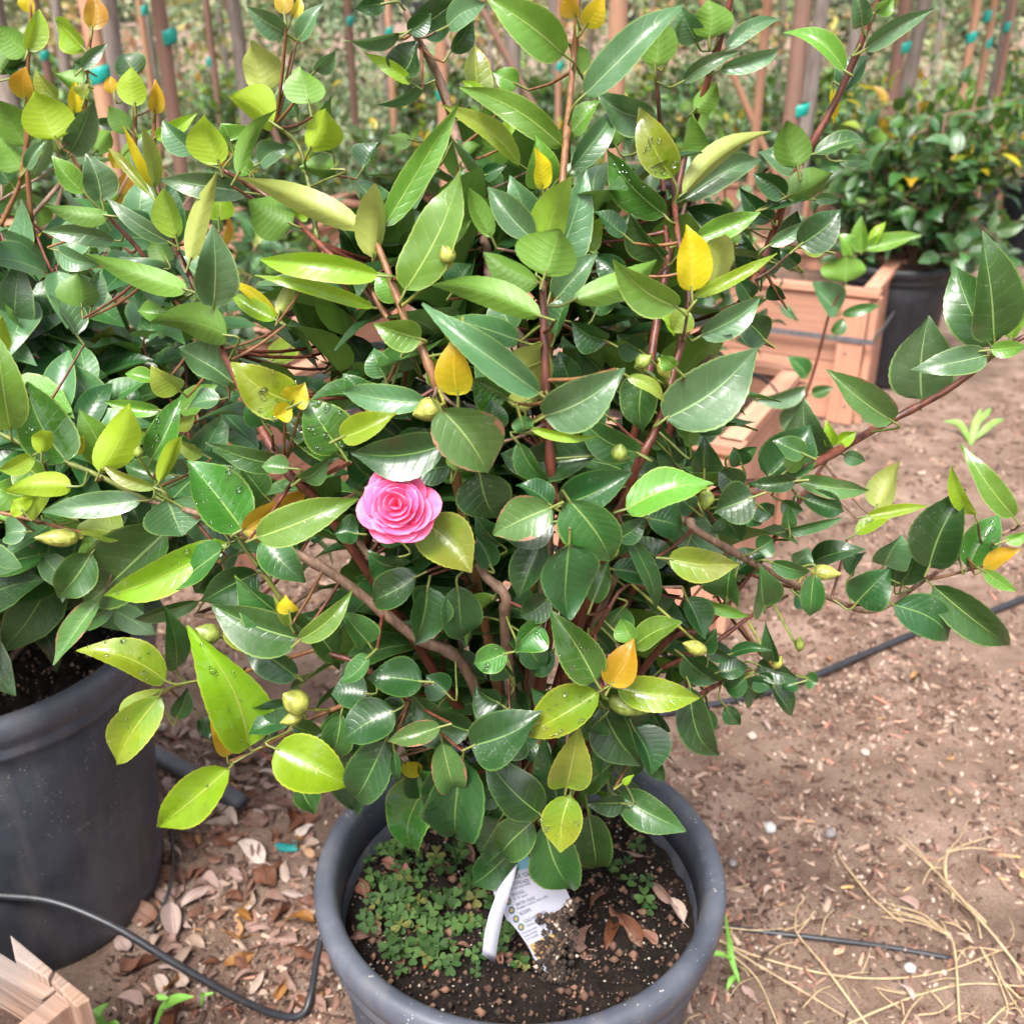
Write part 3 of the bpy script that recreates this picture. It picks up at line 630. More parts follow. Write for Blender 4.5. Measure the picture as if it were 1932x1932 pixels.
MAIN_12 += '''
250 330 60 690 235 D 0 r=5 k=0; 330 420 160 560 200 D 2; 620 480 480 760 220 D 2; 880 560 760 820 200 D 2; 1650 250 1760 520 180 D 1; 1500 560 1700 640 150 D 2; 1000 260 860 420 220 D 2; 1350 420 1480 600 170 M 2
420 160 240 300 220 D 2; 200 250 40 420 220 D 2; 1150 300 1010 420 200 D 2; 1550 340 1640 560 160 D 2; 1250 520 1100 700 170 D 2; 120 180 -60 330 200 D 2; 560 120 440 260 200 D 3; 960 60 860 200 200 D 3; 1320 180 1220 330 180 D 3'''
MAIN_02 = '''905 80 655 475 215 Vw 0 r=5; 1290 420 1195 75 112 O -1; 1300 480 885 825 235 Lw 0 r=5; 1560 370 1985 590 290 L 0 r=5; 1700 580 1790 740 155 M 1; 1650 120 1400 170 155 D 1; 1640 220 1400 280 115 D 1
1660 240 1830 280 125 D 1; 1932 180 1880 430 165 M 1; 1000 200 1060 30 105 D 1; 690 200 940 30 125 V 1; 1130 200 1180 320 90 D 2; 1560 260 1500 340 90 D 2'''
MAIN_22 = '''40 20 200 440 175 D 0; 330 0 430 100 175 D 1; 510 20 630 190 115 D 1; 240 130 330 240 95 D 1; 650 0 560 30 90 D 1; 120 150 160 290 90 D 2; 420 -40 500 40 120 D 1'''

# ------------------------------------------------------------------ pots
POT_BLACK = plain('black_pot_plastic', (.010, .011, .015), .5, .4, 30, .1)
def pot(loc, label, scale=1., group='black nursery pots', detail=64, mat=None):
    POT = mat or globals()['POT']
    o = empty('plant_pot', loc, label, 'plant pot', group)
    s = scale
    b = MB(); b.lathe([(0, .012), (.140, .010), (.164, .004), (.170, 0.), (.174, .006), (.178, .03), (.184, .10), (.193, .20), (.202, .30), (.211, .392), (.208, .396), (.2, .392), (.186, .2), (.166, .02), (.0, .018)], detail)
    b.v = [(x * s, y * s, z * s) for x, y, z in b.v]
    b.build('pot_wall', POT, o)
    r = MB(); r.lathe([(.2085, .388), (.2145, .386), (.2200, .390), (.2225, .398), (.2205, .405), (.2215, .412), (.2265, .418), (.2290, .428), (.2292, .438), (.2260, .4465), (.2200, .4500), (.2130, .4495), (.2075, .446), (.2040, .438), (.2025, .425), (.2010, .39), (.2085, .388)], detail)
    r.v = [(x * s, y * s, z * s) for x, y, z in r.v]
    r.build('rim', mat or RIM, o)
    return o
def soil_disc(loc, rad, label, cols=True, n=40):
    mb = MB(); vs = [(0, 0, .012)]; fs = []
    K = 110
    for i in range(1, n + 1):
        r = rad * i / n
        for k in range(K):
            a = 6.2832 * k / K; x, y = r * math.cos(a), r * math.sin(a)
            h = .012 * (1 - (r / rad) ** 2) + .012 * noise.noise(Vector((x * 22 + loc[0], y * 22, 1))) + .009 * noise.noise(Vector((x * 60, y * 60, loc[1]))) + .005 * noise.noise(Vector((x * 140, y * 140, 5)))
            vs.append((x, y, h))
    for k in range(K): fs.append((0, 1 + k, 1 + (k + 1) % K))
    for i in range(n - 1):
        for k in range(K):
            a = 1 + i * K; fs.append((a + k, a + K + k, a + K + (k + 1) % K, a + (k + 1) % K))
    mb.add(vs, fs); o = mb.build('potting_soil', POTSOIL); o.location = loc
    return tag(o, label, 'soil', kind='stuff')

MP = Vector((.009, .868, 0.))          # main pot
LP = Vector((-.782, 1.262, 0.))         # left pot
pot(MP, 'black plastic pot in front holding the flowering camellia')
pot(LP, 'scuffed black plastic pot at the left edge of the picture', 1.11)
soil_disc(MP + Vector((0, 0, .375)), .2, 'dark potting mix flecked with perlite inside the front pot')
soil_disc(LP + Vector((0, 0, .43)), .222, 'dark potting mix inside the scuffed pot at the left edge')

# ------------------------------------------------------------------ stems of the camellia in front
def Yfront(x, y):
    q = 1 - ((x - 960) / 620) ** 2 - ((y - 1020) / 760) ** 2
    return .885 - .19 * math.sqrt(max(0., q))
BASE = MP + Vector((0, 0, .375))
plant = empty('camellia_shrub', BASE, 'glossy camellia with one pink flower growing in the front black pot', 'shrub', 'potted camellias')
samples = []
def stem(pts, r0, r1, mat, dY=.02, name='branch', parent=plant, store=samples, Yf=Yfront, root=None):
    P = []
    for p in pts:
        off = p[2] if len(p) > 2 else dY
        P.append(at_Y(p[0], p[1], Yf(p[0], p[1]) + off))
    if root is not None: P = [Vector(root)] + P
    C = catmull(P, 7)
    n = len(C); rr = [r0 + (r1 - r0) * (i / (n - 1)) for i in range(n)]
    # knobbly nodes
    rr = [q * (1.25 if i % 7 == 3 else 1.0) for i, q in enumerate(rr)]
    mb = MB(); mb.tube(C, rr, 8)
    store.extend(C)
    return mb.build(name, mat, parent, True, origin=tuple(C[0]))
CR = BASE + Vector((0, 0, .16))
stem([], 0, 0, STEM_BROWN) if False else None
mbt = MB(); tr = catmull([BASE - Vector((0, 0, .02)), BASE + Vector((.006, .004, .06)), BASE + Vector((-.006, 0, .12)), CR], 6)
mbt.tube(tr, [.013 - .004 * i / (len(tr) - 1) for i in range(len(tr))], 10); samples.extend(tr)
mbt.build('trunk', STEM_BROWN, plant, True, origin=tuple(BASE))
stem([(1064, 1020, .03), (1044, 927), (1032, 777), (1027, 644), (1024, 530)], .0048, .0026, STEM_RED, .02, root=CR)
stem([(1167, 970, .04), (1237, 810), (1270, 700), (1300, 570), (1278, 440), (1268, 330)], .0042, .002, STEM_RED, .02, root=CR)
stem([(640, 1000, .06), (533, 877), (420, 660), (393, 590), (330, 463)], .0050, .0024, STEM_RED, .02, root=CR)
stem([(420, 660, .05), (333, 570), (270, 480), (207, 410)], .0030, .0018, STEM_RED, .03)
stem([(860, 900, .06), (855, 850, .05), (824, 731), (790, 644), (770, 617), (714, 467), (674, 423)], .0046, .0022, STEM_TAN, .02, root=CR)
stem([(770, 640, .05), (700, 560, .05), (600, 457), (510, 375), (420, 320)], .0030, .0020, STEM_RED, .03)
stem([(790, 650, .04), (740, 613), (687, 523)], .0024, .0016, STEM_TAN, .03)
stem([(600, 457, .05), (570, 290), (520, 235)], .0022, .0016, STEM_GREEN, .04)
stem([(1040, 600, .07), (1050, 500, .05), (1062, 330), (1080, 133), (1089, 33), (1088, -40)], .0036, .0022, STEM_TAN, .02, root=CR)
stem([(1040, 850, .10), (937, 567, .10), (917, 467, .10), (877, 327, .10), (837, 167, .09), (790, 77, .08), (765, 20, .08)], .0050, .0028, STEM_BROWN, .1, root=CR)
stem([(1180, 880, .09), (1240, 600, .08), (1288, 307, .04), (1330, 170, .03), (1378, 0, .02), (1390, -60, .02)], .0042, .0022, STEM_RED, .03, root=CR)
stem([(1260, 500, .06), (1248, 300, .04), (1244, 220), (1236, 127)], .0024, .0016, STEM_RED, .03)
stem([(1270, 800, .10), (1411, 550, .06), (1448, 467, .04), (1501, 327), (1578, 187), (1651, 13), (1670, -40)], .0046, .0022, STEM_RED, .02, root=CR)
stem([(1270, 1000, .08), (1495, 897, .02), (1658, 805), (1788, 735), (1875, 668), (1950, 625)], .0046, .0022, STEM_RED, .0, root=CR)
stem([(1200, 1010, .08), (1294, 984, .05), (1318, 1004), (1461, 1084), (1555, 1124), (1648, 1153), (1745, 1094), (1821, 1044), (1945, 980)], .0042, .0018, STEM_BROWN, .02, root=CR)
stem([(1745, 1094), (1790, 1085), (1855, 1068)], .0018, .0014, STEM_TAN, .02)
stem([(1230, 1240, .08), (1328, 1184, .06), (1421, 1074), (1475, 994), (1555, 874)], .0036, .0018, STEM_RED, .05, root=BASE + Vector((.004, 0, .10)))
stem([(1250, 1260, .06), (1335, 1221, .04), (1420, 1160), (1485, 1124)], .0024, .0014, STEM_RED, .04)
stem([(890, 1284, .07), (780, 1200, .05), (644, 1094, .03), (540, 1035), (463, 1007), (380, 970), (277, 944)], .0056, .0024, STEM_BROWN, .02, root=BASE + Vector((-.004, 0, .09)))
stem([(277, 944), (180, 894), (90, 858), (0, 818), (-40, 800)], .0026, .0020, STEM_GREEN, .0)
stem([(380, 970, .03), (290, 1025, .02), (150, 1003), (60, 980), (0, 967), (-40, 960)], .0022, .0018, STEM_TAN, .0)
stem([(290, 935), (312, 945), (305, 920), (290, 905)], .0014, .0012, STEM_GREEN, .0)
stem([(954, 1200, .05), (954, 1127, .03), (915, 1085), (898, 1040), (894, 1020)], .0052, .0030, STEM_BROWN, .04, root=CR)
stem([(720, 1077, .05), (690, 1040), (667, 1007)], .0034, .0024, STEM_BROWN, .05)
stem([(840, 1400, .05), (754, 1304), (711, 1277), (677, 1251), (600, 1224), (585, 1190)], .0036, .0018, STEM_RED, .02, root=BASE + Vector((0, -.005, .03)))
stem([(700, 1310, .04), (600, 1350, .02), (550, 1378), (480, 1418), (430, 1438)], .0026, .0014, STEM_TAN, .0)
stem([(600, 1224, .05), (450, 1270, .02), (343, 1291), (300, 1315)], .0022, .0013, STEM_TAN, .01)
stem([(1010, 1420, .04), (1080, 1370, .02), (1125, 1310), (1134, 1300)], .0026, .0016, STEM_TAN, .02, root=BASE + Vector((0, -.006, .05)))
stem([(1040, 1500, .05), (1070, 1494, .0)], .0020, .0014, STEM_TAN, .0)
stem([(1100, 1480, .06), (1170, 1440, .03), (1220, 1390)], .0024, .0014, STEM_RED, .03, root=BASE + Vector((.004, 0, .02)))
stem([(960, 1470, .05), (1018, 1520, .02)], .0022, .0014, STEM_TAN, .03, root=BASE + Vector((0, -.004, .02)))
stem([(1360, 1000, .06), (1330, 960, .03), (1310, 930)], .0020, .0012, STEM_RED, .02)
stem([(1060, 1290, .04), (1130, 1180, .02), (1165, 1120), (1190, 1100)], .0026, .0014, STEM_RED, .03)
stem([(1300, 1320, .02), (1400, 1270), (1470, 1270)], .0020, .0012, STEM_RED, .04)
stem([(560, 1170, .04), (460, 1030), (440, 1005)], .0020, .0014, STEM_GREEN, .01)
stem([(370, 1160, .04), (430, 1165), (520, 1150), (600, 1110)], .0026, .0022, STEM_BROWN, .05)

rs = random.Random(3)
recs = []
for txt, c, r_ in ((MAIN_00, 0, 0), (MAIN_10, 1, 0), (MAIN_20, 2, 0), (MAIN_01, 0, 1), (MAIN_11, 1, 1), (MAIN_21, 2, 1), (MAIN_12, 1, 2), (MAIN_02, 0, 2), (MAIN_22, 2, 2)):
    recs += parse(txt, c, r_)
nleaf = 0
order = sorted(range(len(recs)), key=lambda i: -recs[i][4] * math.hypot(recs[i][2] - recs[i][0], recs[i][3] - recs[i][1]) * (1.6 if recs[i][6] < 1.5 else 1.))
big = set(order[:300]); sink = MB()
for i, rec in enumerate(recs):
    hand_leaf(plant, rec, samples, Yfront, STEM_GREEN, rs, None if i in big else sink); nleaf += 1
if sink.f:
    so_ = sink.build('small_leaves', [LM[k] for k in LKEYS] + [STEM_GREEN, STEM_TAN], plant, True, origin=tuple(plant.location)); so_.location = (0, 0, 0); so_['kind'] = 'stuff'

# inner leaves that fill the shade behind them
def fill_leaves(parent, name, num, pick, size, mats_w, stem_mat, seed, samples, nv=8, maxd=.2):
    rs = random.Random(seed); keys = list(mats_w); mb = MB()
    mats = [LM[k] for k in keys] + [stem_mat]
    for i in range(num // 4):
        for _ in range(25):
            P, outd = pick(rs); q, d = nearest(P, samples)
            if d < .13: break
        dirn = (P - q); dirn = dirn.normalized() if dirn.length > 1e-4 else Vector((0, 0, 1))
        ax = (dirn * .5 + outd * .5 + Vector((0, 0, .35))).normalized()
        tw = catmull([P + ax * .02, P, P.lerp(q, .5) - Vector((0, 0, .05 * d)), q], 3)
        mb.tube(tw, [.0011 + .0012 * j / len(tw) for j in range(len(tw))], 5, len(keys), False)
        a1 = ax.orthogonal().normalized(); a2 = ax.cross(a1); a0 = rs.random() * 6.28
        for w_ in range(4):
            az = a0 + w_ * 2.4; o1 = a1 * math.cos(az) + a2 * math.sin(az)
            dv = (ax * .45 + o1 * .9 + Vector((0, 0, rs.uniform(-.35, .1)))).normalized(); L = size * rs.uniform(.75, 1.2); B = P + ax * (.018 - .012 * w_) + dv * .008
            up = (ax + Vector((0, -.3, .7))).normalized()
            k = rs.choices(range(len(keys)), [mats_w[a] for a in keys])[0]
            leaf_mb(mb, B, B + dv * L, up, L * rs.uniform(.44, .58), rs.uniform(.03, .12), rs.uniform(.1, .25), .03, nv, 4, k, .0, rs.uniform(-.3, .3), rs.randint(0, 9999))
            mb.tube([B + dv * .003, B - dv * .008], .001, 4, len(keys), False)
    o = mb.build(name, mats, parent, True, origin=tuple(parent.location)); o.location = (0, 0, 0); o['kind'] = 'stuff'
    return o
def pick_main(rs):
    while True:
        a, rr = rs.random() * 6.283, math.sqrt(rs.random())
        x, y = 960 + 430 * rr * math.cos(a), 930 + 560 * rr * math.sin(a)
        if x < 560 and y > 1150: continue
        if x > 1280 and y > 1150: continue
        Y = Yfront(x, y) + rs.uniform(.11, .36)
        P = at_Y(x, y, Y)
        if P.z < .44: continue
        out = (P - (BASE + Vector((0, .06, .35)))).normalized()
        return P, out
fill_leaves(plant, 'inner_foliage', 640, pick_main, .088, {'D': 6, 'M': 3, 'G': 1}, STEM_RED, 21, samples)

# ------------------------------------------------------------------ buds and flower
BUD = plain('bud_scales', (.17, .22, .04), .4, .5, 110, .5)
BUDP = plain('bud_petal', (.75, .06, .2), .5)
BUDY = plain('bud_yellow', (.27, .28, .055), .4, .45, 110, .5)
def bud(px, py, lpx, wpx, ang, mat, parent=plant, tipcol=None, dY=-.02):
    """ang: picture direction of the tip in degrees (0 right, 90 up)"""
    Y = Yfront(px, py) + dY
    C = at_Y(px, py, Y); z = depth(C); L = lpx / FPX * z; W = wpx / FPX * z
    T = at_Y(px + math.cos(R(ang)) * lpx, py - math.sin(R(ang)) * lpx, Y - .3 * L)
    ax = (T - C).normalized(); a = ax.orthogonal().normalized(); b = ax.cross(a)
    mb = MB()
    prof = [(-.5, .12), (-.42, .55), (-.25, .86), (-.04, .98), (.16, .86), (.34, .56), (.50, .24), (.60, .02)]
    pts = [C + ax * (q * L) for q, _ in prof]; mb.tube(pts, [r_ * W * .46 for _, r_ in prof], 12, 0)
    for s in range(7):       # overlapping scales
        off = s * 2.4; z0 = -.46 + .06 * s; z1 = min(.62, z0 + .50 + .075 * s)
        vs, fs = [], []
        for j in range(7):
            t = j / 6; zz = z0 + (z1 - z0) * t
            rr = np.interp(zz, [p[0] for p in prof], [p[1] for p in prof]) * W * .46 + W * (.075 - .030 * t)
            hw = 1.15 * math.sqrt(max(0, 1 - t ** 2.2)) + .02
            for i in range(5):
                an = off + hw * (-1 + i / 2); vs.append(C + ax * (zz * L) + (a * math.cos(an) + b * math.sin(an)) * rr)
        for j in range(6):
            for i in range(4): fs.append((j * 5 + i, j * 5 + i + 1, (j + 1) * 5 + i + 1, (j + 1) * 5 + i))
        mb.add(vs, fs, 0)
    if tipcol: mb.tube([C + ax * L * .42, C + ax * L * .53], [W * .14, W * .05], 8, 1)
    q, d = nearest(C, samples)
    mb.tube([C - ax * L * .45, C - ax * L * .62, (C - ax * L * .7).lerp(q, .6), q], .0014, 5, 0, False)
    return mb.build('bud', [mat, BUDP], parent, True, origin=tuple(C))
for a in ((808, 773, 52, 46, 200, BUDY), (844, 480, 34, 32, 120, BUDY), (1214, 681, 32, 28, 35, BUD), (1254, 697, 36, 28, 300, BUDY), (1332, 942, 34, 31, 260, BUD), (1158, 1037, 36, 20, 80, BUDY),
          (1555, 1080, 50, 30, 355, BUDY), (1311, 1222, 52, 28, 160, BUDY), (1468, 1250, 30, 18, 60, BUDY), (1180, 1331, 70, 38, 340, BUD), (558, 1324, 54, 48, 150, BUDY), (552, 1356, 40, 24, 200, BUDY),
          (112, 1015, 70, 34, 180, BUDY), (394, 1195, 46, 38, 160, BUD), (262, 852, 22, 20, 90, BUD), (1508, 1215, 34, 18, 90, BUD)):
    bud(*a)
bud(1168, 853, 32, 31, 80, BUD, tipcol=True)

def petal_mat():
    m, n, l, p = new_mat('pink_petal')
    uv = N(n, 'ShaderNodeUVMap'); sep = N(n, 'ShaderNodeSeparateXYZ'); l.new(uv.outputs[0], sep.inputs[0])
    r = ramp(n, [(0, (.84, .015, .13)), (.5, (.92, .075, .25)), (.88, (.95, .15, .38)), (1, (.97, .32, .54))]); l.new(sep.outputs[1], r.inputs[0])
    l.new(r.outputs[0], p.inputs['Base Color']); p.inputs['Roughness'].default_value = .5
    p.inputs['Sheen Weight'].default_value = .15
    tc = N(n, 'ShaderNodeTexCoord'); nz = N(n, 'ShaderNodeTexNoise'); nz.inputs['Scale'].default_value = 260
    l.new(tc.outputs['Object'], nz.inputs['Vector'])
    b = N(n, 'ShaderNodeBump'); b.inputs['Strength'].default_value = .12; b.inputs['Distance'].default_value = .001
    l.new(nz.outputs[0], b.inputs['Height']); l.new(b.outputs[0], p.inputs['Normal'])
    t = N(n, 'ShaderNodeBsdfTranslucent'); l.new(r.outputs[0], t.inputs[0])
    ms = N(n, 'ShaderNodeMixShader'); ms.inputs[0].default_value = .32
    l.new(p.outputs[0], ms.inputs[1]); l.new(t.outputs[0], ms.inputs[2]); l.new(ms.outputs[0], n['Material Output'].inputs[0])
    return m
PETAL = petal_mat()
fY = Yfront(752, 953) - .035
FC = at_Y(752, 955, fY); FR = 79 / FPX * depth(FC)
fdir = ((CAM - FC).normalized() + Vector((-.12, -.05, .12))).normalized()
fx = Vector((1, 0, 0)); fx = (fx - fdir * fx.dot(fdir)).normalized(); fy = fdir.cross(fx)
flower = bpy.data.objects.new('flower', None); link(flower, plant); flower.location = FC - plant.location; flower['label'] = 'pink rose-form double camellia flower'
prs = random.Random(8)
def petal(ang, r0, r1, wid, lift0, lift1, cup, tip=.1, tilt=0.):
    """petal from radius r0 to r1 (in flower radii) at angle; lift = height above the flower base"""
    mb = MB(); nv, nu = 10, 8; vs, uvs, fs = [], [], []
    ca, sa = math.cos(ang), math.sin(ang); rad = fx * ca + fy * sa; tan = fy * ca - fx * sa
    for j in range(nv + 1):
        v = 1 - (1 - j / nv) ** 1.9
        w = wid * max(.0012, 1 - (abs(v - .56) / (.60 if v < .56 else .44)) ** (1.7 if v < .56 else 2.3)) ** (1 / 2.3)
        for i in range(nu + 1):
            u = -1 + 2 * i / nu
            rr = r0 + (r1 - r0) * v - .5 * u * u * w * w * v + tip * (r1 - r0) * v ** 3 * max(0, 1 - abs(u) * 3) ** 2
            lf = lift0 + (lift1 - lift0) * v ** 1.4 + cup * u * u * w - .10 * wid * v ** 4 * (1 - .5 * u * u)
            lf += .02 * math.sin(5 * u + ang * 3) * v
            vs.append(FC + rad * (rr * FR) + tan * (u * w * FR) + fdir * ((lf + tilt * u * w) * FR)); uvs.append((.5 + .5 * u, v))
    for j in range(nv):
        for i in range(nu): a = j * (nu + 1) + i; fs.append((a, a + 1, a + nu + 2, a + nu + 1))
    mb.add(vs, fs, 0, uvs)
    # thickness
    o = mb.build('petal', PETAL, flower, True, origin=tuple(FC)); o.location = (0, 0, 0)
    md = o.modifiers.new('thick', 'SOLIDIFY'); md.thickness = .0006
    sb = o.modifiers.new('smooth', 'SUBSURF'); sb.levels = sb.render_levels = 1
for (n_, r0, r1, wid, l0, l1, cup, off) in ((6, .10, .98, .52, -.12, -.04, .06, .2), (6, .10, .88, .50, -.02, .10, .10, .75), (5, .06, .72, .46, .06, .28, .20, .1), (5, .05, .56, .38, .12, .42, .30, .7), (4, .04, .40, .30, .18, .52, .42, .25), (3, .03, .26, .22, .22, .58, .6, .9), (3, .01, .13, .12, .26, .60, .8, .3)):
    for k in range(n_):
        petal(off + 6.2832 * k / n_ + prs.uniform(-.26, .26), r0, r1 * prs.uniform(.86, 1.07), wid * prs.uniform(.85, 1.2), l0, l1 * prs.uniform(.85, 1.15), cup, prs.uniform(-.02, .05), prs.uniform(-.3, .3))
q, d = nearest(FC, samples)
mbf = MB(); mbf.tube(catmull([FC - fdir * FR * .05, FC - fdir * FR * .5, (FC - fdir * FR * .6).lerp(q, .6), q], 4), .0022, 6)
mbf.build('flower_stalk', STEM_BROWN, plant, True, origin=tuple(FC))

# ------------------------------------------------------------------ procedural camellia shrubs
PROTO = {}
def proto_leaf(key, i):
    if (key, i) not in PROTO:
        rr = random.Random(i * 7 + ord(key)); mb = MB()
        leaf_mb(mb, Vector((0, 0, 0)), Vector((0, 1, 0)), Vector((0, 0, 1)), rr.uniform(.42, .56), rr.uniform(.02, .13), rr.uniform(.08, .26), .04, 8, 4, 0, .02, rr.uniform(-.3, .3), rr.randint(0, 999))
        mb.tube([(0, .02, 0), (0, -.05, -.01), (0, -.14, -.05)], .012, 4, 1, False)
        PROTO[(key, i)] = mb.mesh('leaf', [LM[key], STEM_GREEN])
    return PROTO[(key, i)]
def shrub(base, height, radius, nsh, per, size, label, seed, wts, young=.2, nobj=300, group='potted camellias', r0=.006, lean=(0, 0), low=.15, cull=None, stem_mat=None):
    """a clump of stems with leaves round each shoot tip"""
    rs = random.Random(seed); base = Vector(base)
    o = empty('camellia_shrub', base, label, 'shrub', group)
    st = MB(); smp = []; items = []
    stem_mat = stem_mat or STEM_BROWN
    nmain = max(3, nsh // 6); mains = []
    for m_ in range(nmain):
        a = 6.283 * m_ / nmain + rs.uniform(-.4, .4); rr = radius * rs.uniform(.25, .6)
        top = Vector((rr * math.cos(a) + lean[0] * height, rr * math.sin(a) + lean[1] * height, height * rs.uniform(.55, .85)))
        c = catmull([Vector((0, 0, -.02)), Vector((top.x * .25, top.y * .25, top.z * .3)), Vector((top.x * .6, top.y * .6, top.z * .65)), top], 5)
        st.tube(c, [r0 * (1 - .6 * i / len(c)) for i in range(len(c))], 6); mains.append(c)
    for s in range(nsh):
        c = mains[s % nmain]; k = rs.randint(max(1, int(len(c) * low)), len(c) - 1); p0 = c[k]
        a = rs.random() * 6.283; el = rs.uniform(-.1, 1.2); f = .45 + .55 * rs.random()
        hmax = height * (1.0 if rs.random() < .3 else .86)
        tgt = Vector((radius * f * math.cos(a) * math.cos(el * .7) + lean[0] * height, radius * f * math.sin(a) * math.cos(el * .7) + lean[1] * height, height * low + (hmax - height * low) * rs.random() ** .75))
        if (tgt - p0).length > .55 * height + .1: tgt = p0 + (tgt - p0) * .6
        mid = p0.lerp(tgt, .5) + Vector((0, 0, -.02))
        sh = catmull([p0, mid, tgt], 5); st.tube(sh, [.003 - .0016 * i / len(sh) for i in range(len(sh))], 5, 0)
        isy = rs.random() < young and tgt.z > height * .55
        ax = (sh[-1] - sh[-3]).normalized()
        for q in range(per):
            v = 1 - .62 * (q / per) ** 1.1
            P = sh[min(len(sh) - 1, int(v * (len(sh) - 1)))]
            az = q * 2.4 + s
            a1 = ax.orthogonal().normalized(); a2 = ax.cross(a1)
            outd = a1 * math.cos(az) + a2 * math.sin(az)
            open_ = .35 + .75 * min(1, q / 3)
            dr = (ax * (1 - .55 * open_) + outd * open_ + Vector((0, 0, -.08))).normalized()
            up = (ax * 1.0 + Vector((0, 0, .6)) - outd * .15).normalized()
            key = rs.choices(list(wts), list(wts.values()))[0]
            if isy and q < 3: key = rs.choice('YLFVOL')
            items.append((P + dr * .008, dr, up, size * rs.uniform(.72, 1.15) * (.7 if q < 2 else 1), key))
    st.build('branches', stem_mat, o)
    # the leaves nearest the picture become parts of their own, the rest one mass
    def vis(it):
        P = base + it[0]; return P.y - .25 * P.z
    if cull: items = [it for it in items if cull(base + it[0])]
    items.sort(key=vis)
    rest = MB(); keys = list(LM)
    for n_, (P, dr, up, L, key) in enumerate(items):
        if n_ < nobj:
            me = proto_leaf(key, rs.randint(0, 4)); lf = bpy.data.objects.new('leaf', me); link(lf, o)
            z = (up - dr * up.dot(dr)).normalized(); x = dr.cross(z)
            lf.matrix_local = Matrix.Translation(P + dr * L * .12) @ Matrix((x, dr, z)).transposed().to_4x4() @ Matrix.Scale(L, 4)
        else:
            leaf_mb(rest, P, P + dr * L, up, L * rs.uniform(.42, .55), rs.uniform(.02, .12), .18, .03, 5, 2, keys.index(key), 0, rs.uniform(-.3, .3), n_)
    if rest.f:
        ro = rest.build('inner_foliage', [LM[k] for k in keys], o); ro['kind'] = 'stuff'
    return o
WT = {'D': 3, 'M': 4, 'G': 3}
# camellia in the left pot: hand-placed top shoots plus its own clump
LB = LP + Vector((0, 0, .43))
lsh = shrub(LB, .82, .48, 140, 8, .108, 'large leafy camellia growing in the scuffed pot at the left edge', 31, {'D': 3, 'M': 5, 'G': 4}, .25, 270, lean=(.02, .0), low=.22,
            cull=lambda P: not (P.z < .62 and P.x > -.62 and P.y < 1.25))
Yl = lambda x, y: 1.17
lsamples = []
for pts in ([(60, 420), (50, 260), (55, 100), (60, 0)], [(170, 380), (140, 300), (108, 262), (100, 200)], [(160, 230), (165, 120), (175, 55)], [(255, 300), (255, 200), (248, 130)], [(290, 300), (292, 215), (293, 150)],
            [(40, 340), (55, 250), (60, 200)], [(0, 430), (40, 340), (52, 255)]):
    stem([(p[0], p[1], .03) for p in pts], .003, .0016, STEM_TAN, .03, 'branch', lsh, lsamples, Yl)
for k in range(9):
    a = R(-20 + 200 * k / 8 + 180); top = LB + Vector((.30 * math.cos(a) + .12, .26 * math.sin(a), .22 + .07 * (k % 4)))
    C = catmull([LB + Vector((0, 0, -.02)), LB.lerp(top, .45) + Vector((0, 0, .05)), top], 6); lsamples.extend(C); m_ = MB(); m_.tube(C, [.006 - .0036 * i / len(C) for i in range(len(C))], 6)
    m_.build('branch', STEM_BROWN, lsh, True, origin=tuple(C[0]))
def pick_left(rs):
    while True:
        x, y = rs.uniform(-40, 430), rs.uniform(470, 1060)
        if y > 1000 and x > 260: continue
        P = at_Y(x, y, rs.uniform(1.0, 1.32)); return P, (P - LB - Vector((0, .1, .2))).normalized()
fill_leaves(lsh, 'lower_foliage', 260, pick_left, .082, {'D': 5, 'M': 5, 'G': 3}, STEM_RED, 23, lsamples)
for rec in parse(LEFT_00, 0, 0): hand_leaf(lsh, rec, lsamples, Yl, STEM_GREEN, rs)

# ------------------------------------------------------------------ wooden boxes
ROT = R(27.5); EX = Vector((math.cos(ROT), -math.sin(ROT), 0)); EY = Vector((math.sin(ROT), math.cos(ROT), 0)); EZ = Vector((0, 0, 1))
def plank(mb, c, lx, ly, lz, ex=EX, ey=EY, ez=EZ):
    """a board with uv along its longest side"""
    dims = [(lx, ex), (ly, ey), (lz, ez)]; order = sorted(range(3), key=lambda i: -dims[i][0])
    c = Vector(c); vs, uvs = [], []
    F = [(0, 2, 3, 1), (4, 5, 7, 6), (0, 1, 5, 4), (2, 6, 7, 3), (0, 4, 6, 2), (1, 3, 7, 5)]
    P = [c + ex * (lx / 2 * i) + ey * (ly / 2 * j) + ez * (lz / 2 * k) for k in (-1, 1) for j in (-1, 1) for i in (-1, 1)]
    for f in F:
        nv_ = (P[f[1]] - P[f[0]]).cross(P[f[2]] - P[f[0]]).normalized()
        ids = []
        for i in f:
            d = P[i] - c
            a = d.dot(dims[order[0]][1]); b = d.dot(dims[order[1]][1]) + d.dot(dims[order[2]][1]) * .7
            vs.append(P[i]); uvs.append((a + .5, b + .5))
    mb.add(vs, [tuple(range(4 * i, 4 * i + 4)) for i in range(6)], 0, uvs)
